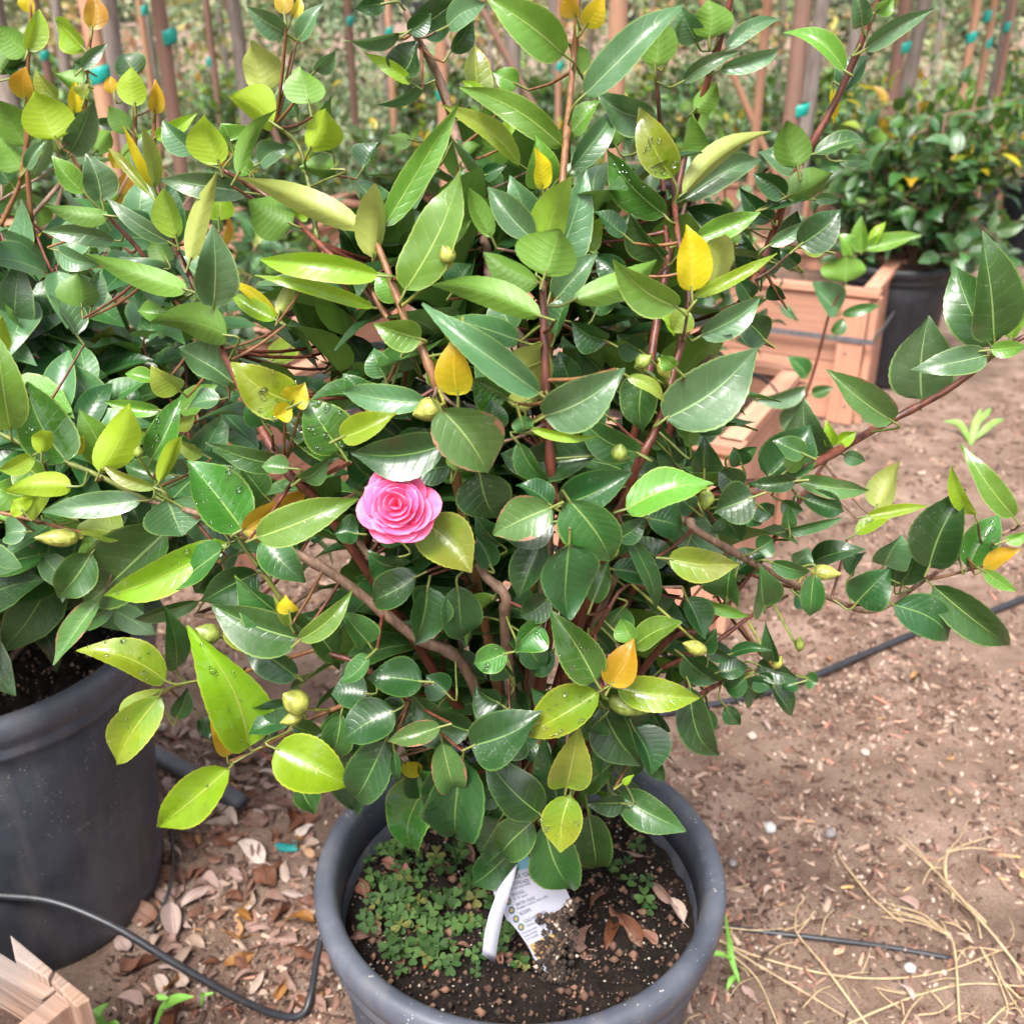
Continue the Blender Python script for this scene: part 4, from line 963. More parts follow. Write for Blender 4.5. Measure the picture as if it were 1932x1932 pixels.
def wbox(corner, label, size=.61, h=.456, full=True, soil=True):
    """corner: the right-hand near corner on the ground"""
    c0 = Vector((corner[0], corner[1], 0)); ctr = c0 - EX * size / 2 + EY * size / 2
    o = empty('wooden_planter_box', ctr, label, 'planter box', 'wooden nursery boxes')
    t = .022
    rows = [(.01, .205), (.219, .233)] if full else [(.01, .2), (.212, .24)]
    for side in range(4):
        ex = (EX, EY, -EX, -EY)[side]; ey = (EY, -EX, -EY, EX)[side]
        for (z0, dz) in rows:
            mb = MB(); ln = size - (.0 if side % 2 == 0 else 2 * t + .004)
            plank(mb, -ey * (size / 2 - t / 2) + EZ * (z0 + dz / 2), ln, t, dz, ex, ey)
            p = mb.build('plank', WOOD, o, False); bv = p.modifiers.new('b', 'BEVEL'); bv.width = .0025; bv.segments = 1
        if full:       # corner cleats outside and a top rail
            for s in (-1, 1):
                mb = MB(); plank(mb, -ey * (size / 2 + t * .5 + .003) + ex * (s * (size / 2 - .045)) + EZ * (h / 2 - .004), .085, t, h - .02, ex, ey)
                p = mb.build('corner_board', WOOD, o, False); bv = p.modifiers.new('b', 'BEVEL'); bv.width = .002; bv.segments = 1
            mb = MB(); plank(mb, -ey * (size / 2 - t / 2) + EZ * (h + .0115), size + (.05 if side % 2 == 0 else -.05), .05, .02, ex, ey)
            p = mb.build('top_rail', WOOD, o, False); bv = p.modifiers.new('b', 'BEVEL'); bv.width = .002; bv.segments = 1
    nl = MB()
    for side in range(4):
        ex = (EX, EY, -EX, -EY)[side]; ey = (EY, -EX, -EY, EX)[side]
        for s in (-1, 1):
            for zz in (.07, .16, .26, .40):
                c_ = -ey * (size / 2 + t + .004) + ex * (s * (size / 2 - .045) + .015 * math.sin(zz * 90 + s)) + EZ * zz
                nl.tube([c_, c_ - ey * .0016], .0045, 6)
    no_ = nl.build('nails', STRAP, o); no_['kind'] = 'stuff'
    mb = MB(); r_ = size / 2 + t + .008
    for side in range(4):
        ex = (EX, EY, -EX, -EY)[side]; ey = (EY, -EX, -EY, EX)[side]
        plank(mb, -ey * (r_ - .001) + EZ * .31, r_ * 2, .003, .018, ex, ey)
    mb.build('strap', STRAP, o, False)
    sl = MB(); nn = 14; vs = []
    for j in range(nn + 1):
        for i in range(nn + 1):
            a, b = (i / nn - .5) * (size - .05), (j / nn - .5) * (size - .05)
            vs.append(EX * a + EY * b + EZ * (h - .06 + .02 * noise.noise(Vector((a * 9 + corner[0], b * 9, corner[1])))))
    sl.add(vs, [(j * (nn + 1) + i, j * (nn + 1) + i + 1, (j + 1) * (nn + 1) + i + 1, (j + 1) * (nn + 1) + i) for j in range(nn) for i in range(nn)])
    s = sl.build('soil', soilbox, o)
    return ctr
soilbox = soil_mat('box_soil', (.05, .03, .022), (.14, .085, .062), (.26, .17, .125), 14, 120)
BOXES = [((.471, 2.04), 'pale wooden box directly behind the flowering camellia'), ((1.21, 3.42), 'orange wooden box with a dark strap beside the black pot on the far right'),
         ((-.72, 2.25), 'wooden box half hidden by leaves behind the left pot'), ((-.66, 3.02), 'wooden box second in the row behind the left pot'),
         ((-.98, 4.42), 'wooden box with strap showing above the left leaves'), ((-.42, 5.1), 'shaded wooden box behind the left row'),
         ((3.85, 7.0), 'small wooden box at the far right edge of the picture'), ((1.62, 5.75), 'reddish wooden box behind the right-hand branches'),
         ((.35, 4.95), 'wooden box in the far middle of the nursery row'), ((-2.0, 4.6), 'wooden box far back on the left side')]
BC = [wbox(c, l) for c, l in BOXES]
SHL = ['dark camellia in the wooden box directly behind the flower', None, 'dense camellia in the box just behind the left pot', 'camellia in the second box behind the left pot',
       'camellia in the strapped box above the left leaves', 'camellia in the shaded box behind the left row', 'blurred shrub in the small box at the far right edge', 'blurred camellia in the reddish box behind the right branches',
       'blurred camellia in the far middle box', 'blurred camellia far back on the left']
HG = [.74, 0, .40, .36, .44, .46, .45, .5, .46, .5]
for i, (c, lb) in enumerate(zip(BC, SHL)):
    if lb is None: continue
    near = i in (0, 2, 3)
    shrub(c + Vector((0, 0, .40)), HG[i], .40 if near else .42, (62 if i == 0 else 36) if near else 75, 7, .08, lb, 50 + i, {'D': 6, 'M': 3, 'G': 2} if near else {'D': 3, 'M': 4, 'G': 4}, .12 if near else .35, 220 if near else 120)
# shrub in the black pot at the right
RP = Vector((1.47, 3.98, 0))
pot(RP, 'black plastic pot on the far right behind the wooden box', 1.05, mat=POT_BLACK)
soil_disc(RP + Vector((0, 0, .40)), .2, 'dark potting mix inside the far right black pot')
shrub(RP + Vector((.05, -.03, .40)), .78, .47, 150, 8, .098, 'broad bushy camellia in the black pot on the far right', 77, {'D': 5, 'M': 4, 'G': 3}, .22, 300, low=.03)
LP2 = Vector((-1.75, 3.0, 0))
pot(LP2, 'black pot in the second row on the far left', 1.)
shrub(LP2 + Vector((0, 0, .39)), .62, .42, 70, 7, .07, 'blurred camellia behind the left pot plant', 81, {'D': 3, 'M': 4, 'G': 3}, .3, 150)
for k, (x, y, h) in enumerate(((2.5, 6.0, .62), (3.1, 6.2, .8), (.9, 6.4, .62), (-.2, 6.6, .62), (-1.4, 6.3, .62), (2.2, 7.4, .75), (-2.7, 6.6, .75), (1.2, 8.2, .75), (-.7, 8.4, .75), (-2.0, 7.9, .8), (.3, 7.5, .72), (3.9, 8.2, .85), (1.75, 6.7, .68), (-3.6, 8.4, .85))):
    LBL = ['low camellia right of the broad bushy one', 'taller blurred camellia near the far right edge', 'blurred low camellia in the far right middle', 'blurred low camellia in the far middle row', 'blurred low camellia in the far left middle',
           'farthest blurred camellia on the right', 'blurred camellia at the far left edge', 'blurred camellia in the last row right of centre', 'blurred camellia in the last row left of centre', 'tall blurred camellia far back on the left', 'blurred camellia far back in the centre', 'tall blurred camellia at the far right back', 'round blurred camellia behind the broad bushy one', 'tall blurred camellia at the far left back'][k]
    p_ = pot(Vector((x, y, 0)), LBL.replace('camellia', 'black pot').replace('low ', 'small '), 1., detail=24, mat=POT_BLACK)
    shrub((x, y, .38), h, .48, 60, 7, .095, LBL, 90 + k, {'D': 2, 'M': 4, 'G': 4, 'F': 1}, .4, 60)

# young sprout rising from the box behind
spY = lambda x, y: 2.0
spr = empty('camellia_seedling', at_Y(1505, 790, 2.0), 'thin upright camellia shoot in front of the orange wooden box', 'shrub', None)
ss = []
stem([(1500, 800, 0), (1535, 700, 0), (1565, 590, 0), (1590, 540, 0), (1620, 470, 0)], .0035, .002, STEM_RED, 0, 'branch', spr, ss, spY)
for rec in parse(SPROUT_20, 2, 0): hand_leaf(spr, rec, ss, spY, STEM_GREEN, rs)

# ------------------------------------------------------------------ stakes, trunks and far trees
def stake(px, py, Y, wpx, label, mat=STAKE, ties=(), top=2.3, p2=None, group='tree stakes'):
    P = at_Y(px, py, Y); r = .84 * wpx / FPX * depth(P) / 2
    foot = Vector((P.x, Y, 0)) if p2 is None else None
    if p2 is None: pts = [Vector((P.x + .01, Y, -.05)), Vector((P.x, Y, .8)), Vector((P.x - .005, Y, 1.6)), Vector((P.x - .01, Y, top))]
    else:
        Q = at_Y(p2[0], p2[1], Y); d = (P - Q).normalized(); g = Q - d * (Q.z / d.z); pts = [g, g.lerp(P, .5), P, P + d * .9]
    o = empty('tree_stake', pts[0], label, 'stake', group)
    mb = MB(); C = catmull(pts, 4); mb.tube(C, [r * (1.04 - .1 * i / len(C)) for i in range(len(C))], 10)
    mb.uv = {k: (q[1], q[0]) for k, q in mb.uv.items()}
    mb.build('pole', mat, o, True, origin=tuple(pts[0]))
    for ty in ties:
        T = at_Y(px, ty, Y); m2 = MB()
        hh = max(.022, 16 / FPX * depth(T) * .5)
        m2.lathe([(r * 1.02, -hh), (r * 1.12, -hh * .85), (r * 1.10, -hh * .3), (r * 1.17, hh * .2), (r * 1.12, hh * .9), (r * 1.02, hh)], 12)
        m2.v = [(x_, y_, z_ + .35 * hh * x_ / r) for x_, y_, z_ in m2.v]
        t_ = m2.build('tie', TAPE, o, True); t_.location = Vector((T.x, Y, T.z)) - pts[0]
    return o
STAKES = [(190, 140, 3.2, 40, 'orange wooden stake with teal tie at upper left', STAKE, (142,)), (320, 150, 3.6, 32, 'brown round stake with teal tie above the left shrub', POLE, (70,)),
      (397, 60, 7, 16, 'thin blurred stake right of the brown round one', POLE, (117,)), (660, 60, 7, 18, 'blurred stake with teal band left of centre', POLE, (40,)),
      (835, 150, 4.5, 26, 'brown stake with teal tie behind the upper twigs', STAKE, (177,)), (1160, 250, 2.62, 42, 'orange stake standing in the box behind the flower', STAKE, (560,)),
      (1440, 100, 5, 22, 'narrow orange stake right of the tall stems', STAKE, ()), (1507, 100, 4.2, 40, 'thick brown stake with teal tie in the upper right', POLE, (208,)),
      (1703, 50, 5, 30, 'brown stake with teal tie over the bushy camellia', POLE, (90,)), (1832, 80, 5, 20, 'pale orange stake of the far right pair', STAKE, (70,)), (1863, 80, 5.2, 16, 'slim orange stake of the far right pair', STAKE, (30, 82)),
      (1900, 80, 5.6, 15, 'thin grey-brown stake at the far right edge', POLE, (50,)), (272, 60, 7, 15, 'thin blurred stake left of the brown round one', STAKE, (20,)), (85, 100, 6, 20, 'blurred brown stake at the far upper left', POLE, (105,)),
      (1055, 100, 6, 15, 'thin orange stake behind the tallest shoot', STAKE, (125,)), (735, 60, 8, 16, 'faint stake left of the upper twigs', STAKE, (60,))]
for s in STAKES: stake(s[0], s[1], s[2], s[3], s[4], s[5], s[6])
stake(425, 0, 6, 15, 'leaning brown brace in the upper left', POLE, (), p2=(470, 120))
stake(905, 10, 5.5, 15, 'leaning wooden brace in the upper middle', POLE, (), p2=(985, 160))
stake(1340, 40, 5, 16, 'leaning pale brace right of the tall stems', STAKE, (), p2=(1425, 240))

crown_cache = {}
def crown_mesh(v, pal, n, rad, z0, z1, ls):
    if v in crown_cache: return crown_cache[v]
    g = np.random.default_rng(100 + v)
    nc = 46; a = g.random(nc) * 6.283; rr = rad * np.sqrt(g.random(nc)); cz = z0 + (z1 - z0) * g.random(nc)
    cx, cy = rr * np.cos(a), rr * np.sin(a)
    k = g.integers(0, nc, n); sp = rad * .15
    c = np.stack([cx[k], cy[k], cz[k]], 1) + g.normal(0, 1, (n, 3)) * np.array([sp, sp, sp * .8])
    d = g.normal(0, 1, (n, 3)); d /= np.linalg.norm(d, axis=1)[:, None]; e = g.normal(0, 1, (n, 3)); e = np.cross(d, e); e /= np.linalg.norm(e, axis=1)[:, None]
    L = ls * (.7 + .6 * g.random(n))
    V = np.stack([c - d * L[:, None] * .5, c + e * L[:, None] * .24 + d * L[:, None] * .05, c + d * L[:, None] * .5, c - e * L[:, None] * .24 + d * L[:, None] * .05], 1)
    F = np.arange(n * 4).reshape(n, 4)
    pal = np.array(pal); cc = (pal[g.integers(0, len(pal), nc)] * (.45 + .9 * g.random(nc))[:, None])[k] * (.8 + .4 * g.random(n))[:, None]
    crown_cache[v] = np_mesh('crown', V.reshape(-1, 3), F, FOLI, np.repeat(cc, 4, 0))
    return crown_cache[v]
PG = [(.14, .22, .085), (.20, .28, .12), (.26, .31, .16), (.10, .16, .07), (.34, .36, .22)]
PO = [(.22, .27, .11), (.33, .34, .18), (.40, .38, .24), (.16, .22, .09), (.42, .36, .10), (.40, .22, .12)]
PB = [(.15, .24, .11), (.22, .31, .16), (.11, .17, .08), (.30, .36, .21)]
def tree(x, y, r, label, v, pal, lo, hi, rad, n=2600, ls=.09, name='tree', group='trees beyond the camellias'):
    o = empty(name, (x, y, 0), label, 'tree', group); rr = random.Random(int(x * 100 + y * 7))
    mb = MB(); c = catmull([Vector((0, 0, -.05)), Vector((rr.uniform(-.03, .03), 0, 1.)), Vector((rr.uniform(-.06, .06), 0, 2.)), Vector((rr.uniform(-.1, .1), 0, hi * .8))], 5)
    mb.tube(c, [r * (1 - .6 * i / len(c)) for i in range(len(c))], 8)
    for q in range(7):
        a = rr.random() * 6.283; k = rr.randint(int(len(c) * .68), len(c) - 2); p = c[k]
        mb.tube([p, p + Vector((math.cos(a) * rad * .35, math.sin(a) * rad * .35, .25)), p + Vector((math.cos(a) * rad * .75, math.sin(a) * rad * .75, .55))], [r * .4, r * .25, r * .1], 5)
    mb.build('trunk', BARK_GREY, o)
    cr = bpy.data.objects.new('crown', crown_mesh(v, pal, n, rad, lo, hi, ls)); link(cr, o); cr.rotation_euler[2] = rr.random() * 6.28
    return o
def px_x(px, py, Y): return at_Y(px, py, Y).x
TR = [(212, 3.45, .042, 'grey trunked young tree beside the orange stake at upper left'), (447, 6.0, .05, 'grey trunked tree beside the leaning brace at upper left'), (12, 5., .06, 'grey trunked tree at the upper left corner'),
      (970, 6.2, .055, 'grey trunked tree beside the leaning brace in the middle'), (1530, 4.5, .04, 'young tree tied to the thick brown stake'), (1722, 5.3, .045, 'young tree tied to the stake over the bushy camellia'), (1882, 5.8, .03, 'slender tree at the far right edge')]
for px, Y, r, lb in TR: tree(px_x(px, 100, Y), Y, r, lb, 1, PO, 1.75, 3.6, .75, 1400, .09)
tr_r = random.Random(14)
k = 0
ORD = 'first second third fourth fifth sixth seventh eighth ninth tenth eleventh twelfth thirteenth fourteenth fifteenth'.split()
for row, Y in enumerate((8.2, 10.0, 12.5, 16.0, 23.0)):
    nn = (5, 7, 8, 10, 15)[row]
    for i in range(nn):
        X = (-.8 + 1.6 * (i + tr_r.uniform(.1, .9)) / nn) * Y
        v = tr_r.choice((2, 3, 4)); pal = {2: PG, 3: PO, 4: PB}[v]
        lo = (1.5, .6, .8, .9, .5)[row]
        tree(X, Y + tr_r.uniform(-.5, .5), tr_r.uniform(.035, .06), 'blurred tree in the %s row of the far grove, %s from the left' % (ORD[row], ORD[i]), v + 10 * row, pal, lo, 3.4 if row < 2 else (3.0 if row < 4 else 2.4), 1.05 if row < 4 else 1.5, (900, 1200, 1300, 1300, 1500)[row], .11 if row < 4 else .16)
# low growth under the far trees
g = np.random.default_rng(9); n = 75000
yy = 6.6 + 14 * g.random(n); xx = (g.random(n) - .5) * 1.8 * yy; clump = np.array([noise.noise(Vector((a * 1.3, b * 1.3, 0))) for a, b in zip(xx, yy)])
zz = g.random(n) ** 1.4 * (.45 + .5 * np.clip(clump + .3, 0, 1))
c = np.stack([xx, yy, zz], 1); d = g.normal(0, 1, (n, 3)); d /= np.linalg.norm(d, axis=1)[:, None]; e = np.cross(d, g.normal(0, 1, (n, 3))); e /= np.linalg.norm(e, axis=1)[:, None]
L = (.07 + .06 * g.random(n))[:, None]
V = np.stack([c - d * L * .5, c + e * L * .25, c + d * L * .5, c - e * L * .25], 1)
pal = np.array(PG + PB + PO[:4] + [(.30, .30, .16), (.22, .26, .12)]); ci_ = (np.floor(xx * 1.6) * 13 + np.floor(yy * 1.2) * 7).astype(int) % len(pal); cc = pal[np.where(g.random(n) < .7, ci_, g.integers(0, len(pal), n))] * (.6 + .6 * np.clip(clump + .5, 0, 1))[:, None]
uo = bpy.data.objects.new('undergrowth', np_mesh('undergrowth', V.reshape(-1, 3), np.arange(n * 4).reshape(n, 4), FOLI, np.repeat(cc, 4, 0))); link(uo)
tag(uo, 'blurred low undergrowth beneath the far trees', None, kind='stuff')

# ------------------------------------------------------------------ things in the front pot
def dead_mat(name, c1, c2):
    m, n, l, p = new_mat(name)
    uv = N(n, 'ShaderNodeUVMap'); sep = N(n, 'ShaderNodeSeparateXYZ'); l.new(uv.outputs[0], sep.inputs[0])
    au = mathn(n, l, 'ABSOLUTE', mathn(n, l, 'MULTIPLY_ADD', sep.outputs[0], 2., -1.))
    tc = N(n, 'ShaderNodeTexCoord'); nz = N(n, 'ShaderNodeTexNoise'); nz.inputs['Scale'].default_value = 60; nz.inputs['Detail'].default_value = 5
    l.new(tc.outputs['Object'], nz.inputs['Vector']); oi = N(n, 'ShaderNodeObjectInfo')
    r = ramp(n, [(.3, c1), (.7, c2)]); l.new(nz.outputs[0], r.inputs[0])
    col = mix(n, l, mathn(n, l, 'LESS_THAN', au, .05), r.outputs[0], tuple(q * .6 for q in c1))
    h = N(n, 'ShaderNodeHueSaturation'); l.new(col, h.inputs['Color']); l.new(mathn(n, l, 'MULTIPLY_ADD', oi.outputs['Random'], .8, .6), h.inputs['Value'])
    l.new(mathn(n, l, 'MULTIPLY_ADD', oi.outputs['Random'], -.5, 1.15), h.inputs['Saturation'])
    l.new(h.outputs[0], p.inputs['Base Color']); p.inputs['Roughness'].default_value = .55
    b = N(n, 'ShaderNodeBump'); b.inputs['Strength'].default_value = .4; b.inputs['Distance'].default_value = .002
    l.new(nz.outputs[0], b.inputs['Height']); l.new(b.outputs[0], p.inputs['Normal'])
    return m
DEAD = [dead_mat('dead_pinkish', (.20, .11, .085), (.34, .21, .165)), dead_mat('dead_brown', (.10, .035, .018), (.25, .105, .058)), dead_mat('dead_orange', (.30, .13, .04), (.44, .23, .09)), dead_mat('dead_pale', (.30, .20, .15), (.42, .30, .23))]
DPROTO = {}
def dead_proto(v, mi):
    if (v, mi) not in DPROTO:
        rr = random.Random(v * 3 + 1); mb = MB()
        leaf_mb(mb, Vector((0, -.5, 0)), Vector((0, .5, rr.uniform(-.05, .15))), Vector((0, 0, 1)), rr.uniform(.3, .52), rr.uniform(-.14, .24), rr.uniform(-.4, .9), rr.uniform(.06, .22), 9, 6, 0, .0, rr.uniform(-1.7, 1.7), v)
        zmin = min(q[2] for q in mb.v); mb.v = [(x, y, z - zmin) for x, y, z in mb.v]
        mb.tube([(0, -.48, -zmin), (.02, -.6, -zmin + .02), (.03, -.7, -zmin)], .012, 4, 0, False)
        DPROTO[(v, mi)] = mb.mesh('fallen_leaf', DEAD[mi])
    return DPROTO[(v, mi)]
def dead_leaf(P, L, yaw, v, mi, label, group, tilt=(0, 0)):
    o = bpy.data.objects.new('fallen_leaf', dead_proto(v, mi)); link(o)
    o.location = P; o.scale = (L, L, L); o.rotation_euler = (tilt[0], tilt[1], yaw)
    return tag(o, label, 'fallen leaf', group)
dr = random.Random(4)
SEEN = {}
def leaf_words(px, py, L, mi, where):
    c = ('pinkish', 'dark brown', 'orange brown', 'pale tan')[mi]; sz = 'tiny' if L < .026 else 'small' if L < .036 else 'medium' if L < .05 else 'large'
    marks = {'left': ((540, 1600, 'teal scrap'), (300, 1640, 'left pot wall'), (590, 1720, 'front pot wall'), (350, 1440, 'grey pipe'), (440, 1870, 'arching tube'), (240, 1860, 'weathered box corner'), (320, 1900, 'green seedling'), (590, 1480, 'left hanging leaves'), (420, 1740, 'bare soil patch'), (360, 1548, 'grey stone chunk')),
             'right': ((1632, 1419, 'round pale pebble'), (1452, 1562, 'white stone'), (1600, 1800, 'dry grass stems'), (1400, 1800, 'green grass weed'), (1640, 1240, 'long drip line'), (1830, 830, 'blurred weed'), (1560, 1000, 'right-hand branches'), (1850, 1500, 'right picture edge'), (1500, 1380, 'lowest right-hand twigs'))}[where]
    m_ = min(marks, key=lambda q: (q[0] - px) ** 2 + (q[1] - py) ** 2); side = ('above' if py < m_[1] else 'below') + (' left of' if px < m_[0] else ' right of')
    return '%s %s leaf %s the %s' % (sz, c, side, m_[2])
GL = 'dry brown leaf lying on the soil between the two front pots'
def on_ground(px, py): 
    P = at_h(px, py, .004); return Vector((P.x, P.y, ground_h(P.x, P.y) + .002))
# picked-out dead leaves: px, py, length px, yaw, variant, colour
for (px, py, lp, yaw, v, mi) in ((475, 1462, 75, -55, 1, 0), (425, 1520, 60, 70, 2, 0), (485, 1555, 70, 80, 3, 0), (540, 1530, 60, 75, 4, 0), (475, 1610, 80, 50, 5, 3), (310, 1650, 60, 80, 6, 1), (335, 1660, 50, 60, 7, 0),
                         (500, 1655, 80, 20, 8, 1), (545, 1690, 60, 90, 9, 0), (372, 1690, 70, -40, 10, 0), (390, 1680, 60, 85, 11, 0), (440, 1645, 40, -30, 12, 3), (265, 1730, 85, 60, 13, 1), (230, 1785, 60, 40, 14, 0), (330, 1740, 85, 20, 15, 0),
                         (455, 1815, 65, -50, 16, 2), (485, 1855, 50, -20, 17, 3), (270, 1825, 80, -60, 18, 1), (245, 1890, 60, 75, 19, 0), (300, 1860, 55, 40, 20, 3), (535, 1770, 60, 75, 21, 0), (565, 1740, 60, 80, 22, 2), (570, 1800, 70, 55, 23, 1),
                         (360, 1590, 50, 40, 24, 1), (430, 1590, 55, -70, 25, 1), (400, 1620, 70, 45, 26, 1), (330, 1920, 90, 5, 27, 1), (580, 1900, 80, 70, 28, 0), (370, 1780, 50, 60, 29, 3), (480, 1690, 45, 10, 30, 3), (350, 1545, 55, 20, 31, 3),
                         (300, 1380, 40, 10, 32, 3), (335, 1385, 45, 160, 33, 3), (600, 1520, 50, 30, 34, 0), (420, 1560, 60, 100, 35, 3), (445, 1500, 50, 10, 36, 1), (560, 1560, 45, 140, 37, 1), (290, 1560, 70, 100, 38, 3), (310, 1600, 60, 130, 39, 0)):
    P = on_ground(px, py); L = lp / FPX * depth(P) * .98
    dead_leaf(P, L, R(yaw), v, mi, leaf_words(px, py, L, mi, 'left'), 'fallen leaves on the ground', (dr.uniform(-.25, .25), dr.uniform(-.3, .3)))
for k in range(240):
    px, py = dr.uniform(285, 600), 1360 + 565 * dr.random() ** 1.2
    if dr.random() < .35 and py > 1650: continue
    P = on_ground(px, py)
    if (P.xy - MP.xy).length < .20 or (P.xy - LP.xy).length < .20: continue
    L = dr.uniform(.018, .05); mi = dr.choice((0, 0, 0, 1, 1, 1, 2, 3))
    dead_leaf(P, L, dr.uniform(0, 6.28), dr.randint(0, 40), mi, leaf_words(px, py, L, mi, 'left'), 'fallen leaves on the ground', (dr.uniform(-.4, .4), dr.uniform(-.4, .4)))
GR = 'small dry leaf scattered on the open soil to the right'
for k in range(48):
    px, py = dr.uniform(1280, 1930), dr.uniform(760, 1900)
    P = on_ground(px, py)
    if (P.xy - MP.xy).length < .22: continue
    L = dr.uniform(.015, .035); mi = dr.choice((0, 0, 1, 2, 3))
    dead_leaf(P, L, dr.uniform(0, 6.28), dr.randint(0, 40), mi, leaf_words(px, py, L, mi, 'right'), 'fallen leaves on the open soil', (dr.uniform(-.2, .2), dr.uniform(-.2, .2)))
HS = .382
for (px, py, lp, yaw, v, mi, lb) in ((1070, 1790, 75, 70, 3, 1, 'curled brown leaf lying against the plant tag'), (1180, 1750, 90, 30, 6, 1, 'long brown dead leaf at the right of the front pot soil'), (1240, 1690, 70, 35, 9, 0, 'pinkish dead leaf by the right inner wall of the front pot'),
                         (1150, 1770, 70, 160, 12, 1, 'rust brown curled leaf near the front rim'), (1275, 1720, 60, 20, 15, 3, 'pale dead leaf touching the right inner wall of the front pot'), (810, 1805, 60, 175, 18, 2, 'orange brown leaf by the front left inner rim'),
                         (685, 1680, 55, 20, 21, 1, 'brown dead leaf by the left inner wall of the front pot'), (745, 1640, 60, 60, 24, 1, 'dull brown leaf above the clover in the front pot'), (690, 1770, 60, 100, 27, 1, 'shaded brown leaf under the clover at the left'), (940, 1810, 40, 20, 29, 1, 'dark dead leaf below the white tag strip')):
    P = at_h(px, py, HS); L = lp / FPX * depth(P) * 1.1
    dead_leaf(P, L, R(yaw), v, mi, lb, 'fallen leaves in the front pot', (dr.uniform(-.2, .2), dr.uniform(-.3, .3)))
plit = random.Random(41)
for k in range(16):
    px, py = plit.uniform(680, 1290), plit.uniform(1560, 1810); P = at_h(px, py, HS + .004)
    if (P.xy - MP.xy).length > .185: continue
    L = plit.uniform(.022, .045); mi = plit.choice((1, 1, 1, 0))
    side = 'left' if px < 900 else 'middle' if px < 1090 else 'right'
    dead_leaf(P, L, plit.uniform(0, 6.28), plit.randint(0, 40), mi, '%s %s dead leaf at %s in the front pot' % ('small' if L < .033 else 'medium', 'dark brown' if mi else 'pinkish', side), 'fallen leaves in the front pot', (plit.uniform(-.4, .4), plit.uniform(-.4, .4)))
# perlite and mix crumbs
def scatter_disc(name, label, ctr, rad, n, s0, s1, pal):
    a = rng.random(n) * 6.283; r = rad * np.sqrt(rng.random(n)); S = s0 + (s1 - s0) * rng.random(n) ** 2
    c = np.stack([ctr[0] + r * np.cos(a), ctr[1] + r * np.sin(a), ctr[2] + .012 * (1 - (r / rad) ** 2) + .004 + 0 * r], 1)
    corner = np.array([[1, 0, 0], [-1, 0, 0], [0, 1, 0], [0, -1, 0], [0, 0, 1], [0, 0, -1]], float)
    V = c[:, None, :] + (corner[None] * (.6 + .8 * rng.random((n, 6, 1)))) * S[:, None, None] * .5
    F = np.array([[0, 2, 4], [2, 1, 4], [1, 3, 4], [3, 0, 4], [2, 0, 5], [1, 2, 5], [3, 1, 5], [0, 3, 5]])
    Fa = (F[None] + (np.arange(n) * 6)[:, None, None]).reshape(-1, 3)
    pal = np.array(pal); cc = pal[rng.integers(0, len(pal), n)]
    o = bpy.data.objects.new(name, np_mesh(name, V.reshape(-1, 3), Fa, CHIP, np.repeat(cc, 6, 0))); link(o)
    return tag(o, label, None, kind='stuff')
scatter_disc('perlite', 'white perlite grains and crumbs on the front pot soil', MP + Vector((0, 0, .375)), .194, 2600, .0015, .0055, [(.045, .028, .02), (.03, .02, .015), (.09, .05, .035), (.34, .30, .26), (.2, .12, .08), (.1, .06, .04), (.06, .04, .03), (.25, .17, .12), (.04, .027, .02), (.03, .02, .016)])
scatter_disc('soil_bits', 'brown bark bits on the left pot soil', LP + Vector((0, 0, .43)), .214, 900, .003, .010, [(.10, .05, .035), (.2, .12, .08), (.05, .03, .025), (.3, .2, .15)])

scatter_disc('bark_bits', 'brown bark bits and crumbs in the front pot soil', MP + Vector((0, 0, .376)), .194, 700, .004, .013, [(.06, .03, .02), (.11, .06, .04), (.03, .02, .015), (.17, .09, .06)])
# oxalis clover
CLOV = [plain('clover_dark', (.022, .052, .012), .7, .4, 60, 0, .2), plain('clover_light', (.042, .085, .020), .7, .4, 60, 0, .2), plain('clover_yellow', (.09, .095, .025), .7, .3, 60, 0, .2)]
mb = MB(); cr_ = random.Random(6)
def clover(P, s, tilt, mi):
    h = s * cr_.uniform(.8, 2.6); top = P + Vector((cr_.uniform(-.5, .5) * s, cr_.uniform(-.5, .5) * s, h))
    mb.tube([P - Vector((0, 0, .004)), P.lerp(top, .5) + Vector((.1 * s, 0, 0)), top], .0005, 4, 1, False)
    a0 = cr_.random() * 6.28; nrm = Vector((cr_.uniform(-.35, .35), cr_.uniform(-.6, .1), 1)).normalized()
    t = nrm.orthogonal().normalized(); b = nrm.cross(t)
    for k in range(3):
        a = a0 + k * 2.094; d = t * math.cos(a) + b * math.sin(a); e = nrm.cross(d)
        out = [(0, 0), (.45, -.42), (.8, -.55), (1.02, -.38), (1.0, -.15), (.86, 0), (1.0, .15), (1.02, .38), (.8, .55), (.45, .42)]
        vs = [top + (d * p + e * q) * s + nrm * (abs(q) * .35 * s - p * .12 * s) for p, q in out] + [top + d * s * .5 - nrm * .06 * s]
        mb.add(vs, [(10, i, (i + 1) % 10) for i in range(10)], mi)
zone = [(730, 1640, 75, 60), (800, 1690, 110, 90), (860, 1770, 120, 75), (780, 1760, 110, 90), (890, 1650, 75, 60), (960, 1820, 40, 25), (1170, 1640, 45, 40), (1200, 1700, 30, 40), (740, 1720, 60, 60)]
for k in range(150):
    zx, zy, rx, ry = cr_.choices(zone, [3, 5, 6, 6, 2, .8, .8, .5, 3])[0]
    a = cr_.random() * 6.28; r = math.sqrt(cr_.random()); px, py = zx + rx * r * math.cos(a), zy + ry * r * math.sin(a)
    P = at_h(px, py, .383)
    if (P.xy - MP.xy).length > .19: continue
    clover(P, cr_.uniform(.006, .0125), 0, cr_.choices((0, 1, 2), (5, 3, 1))[0])
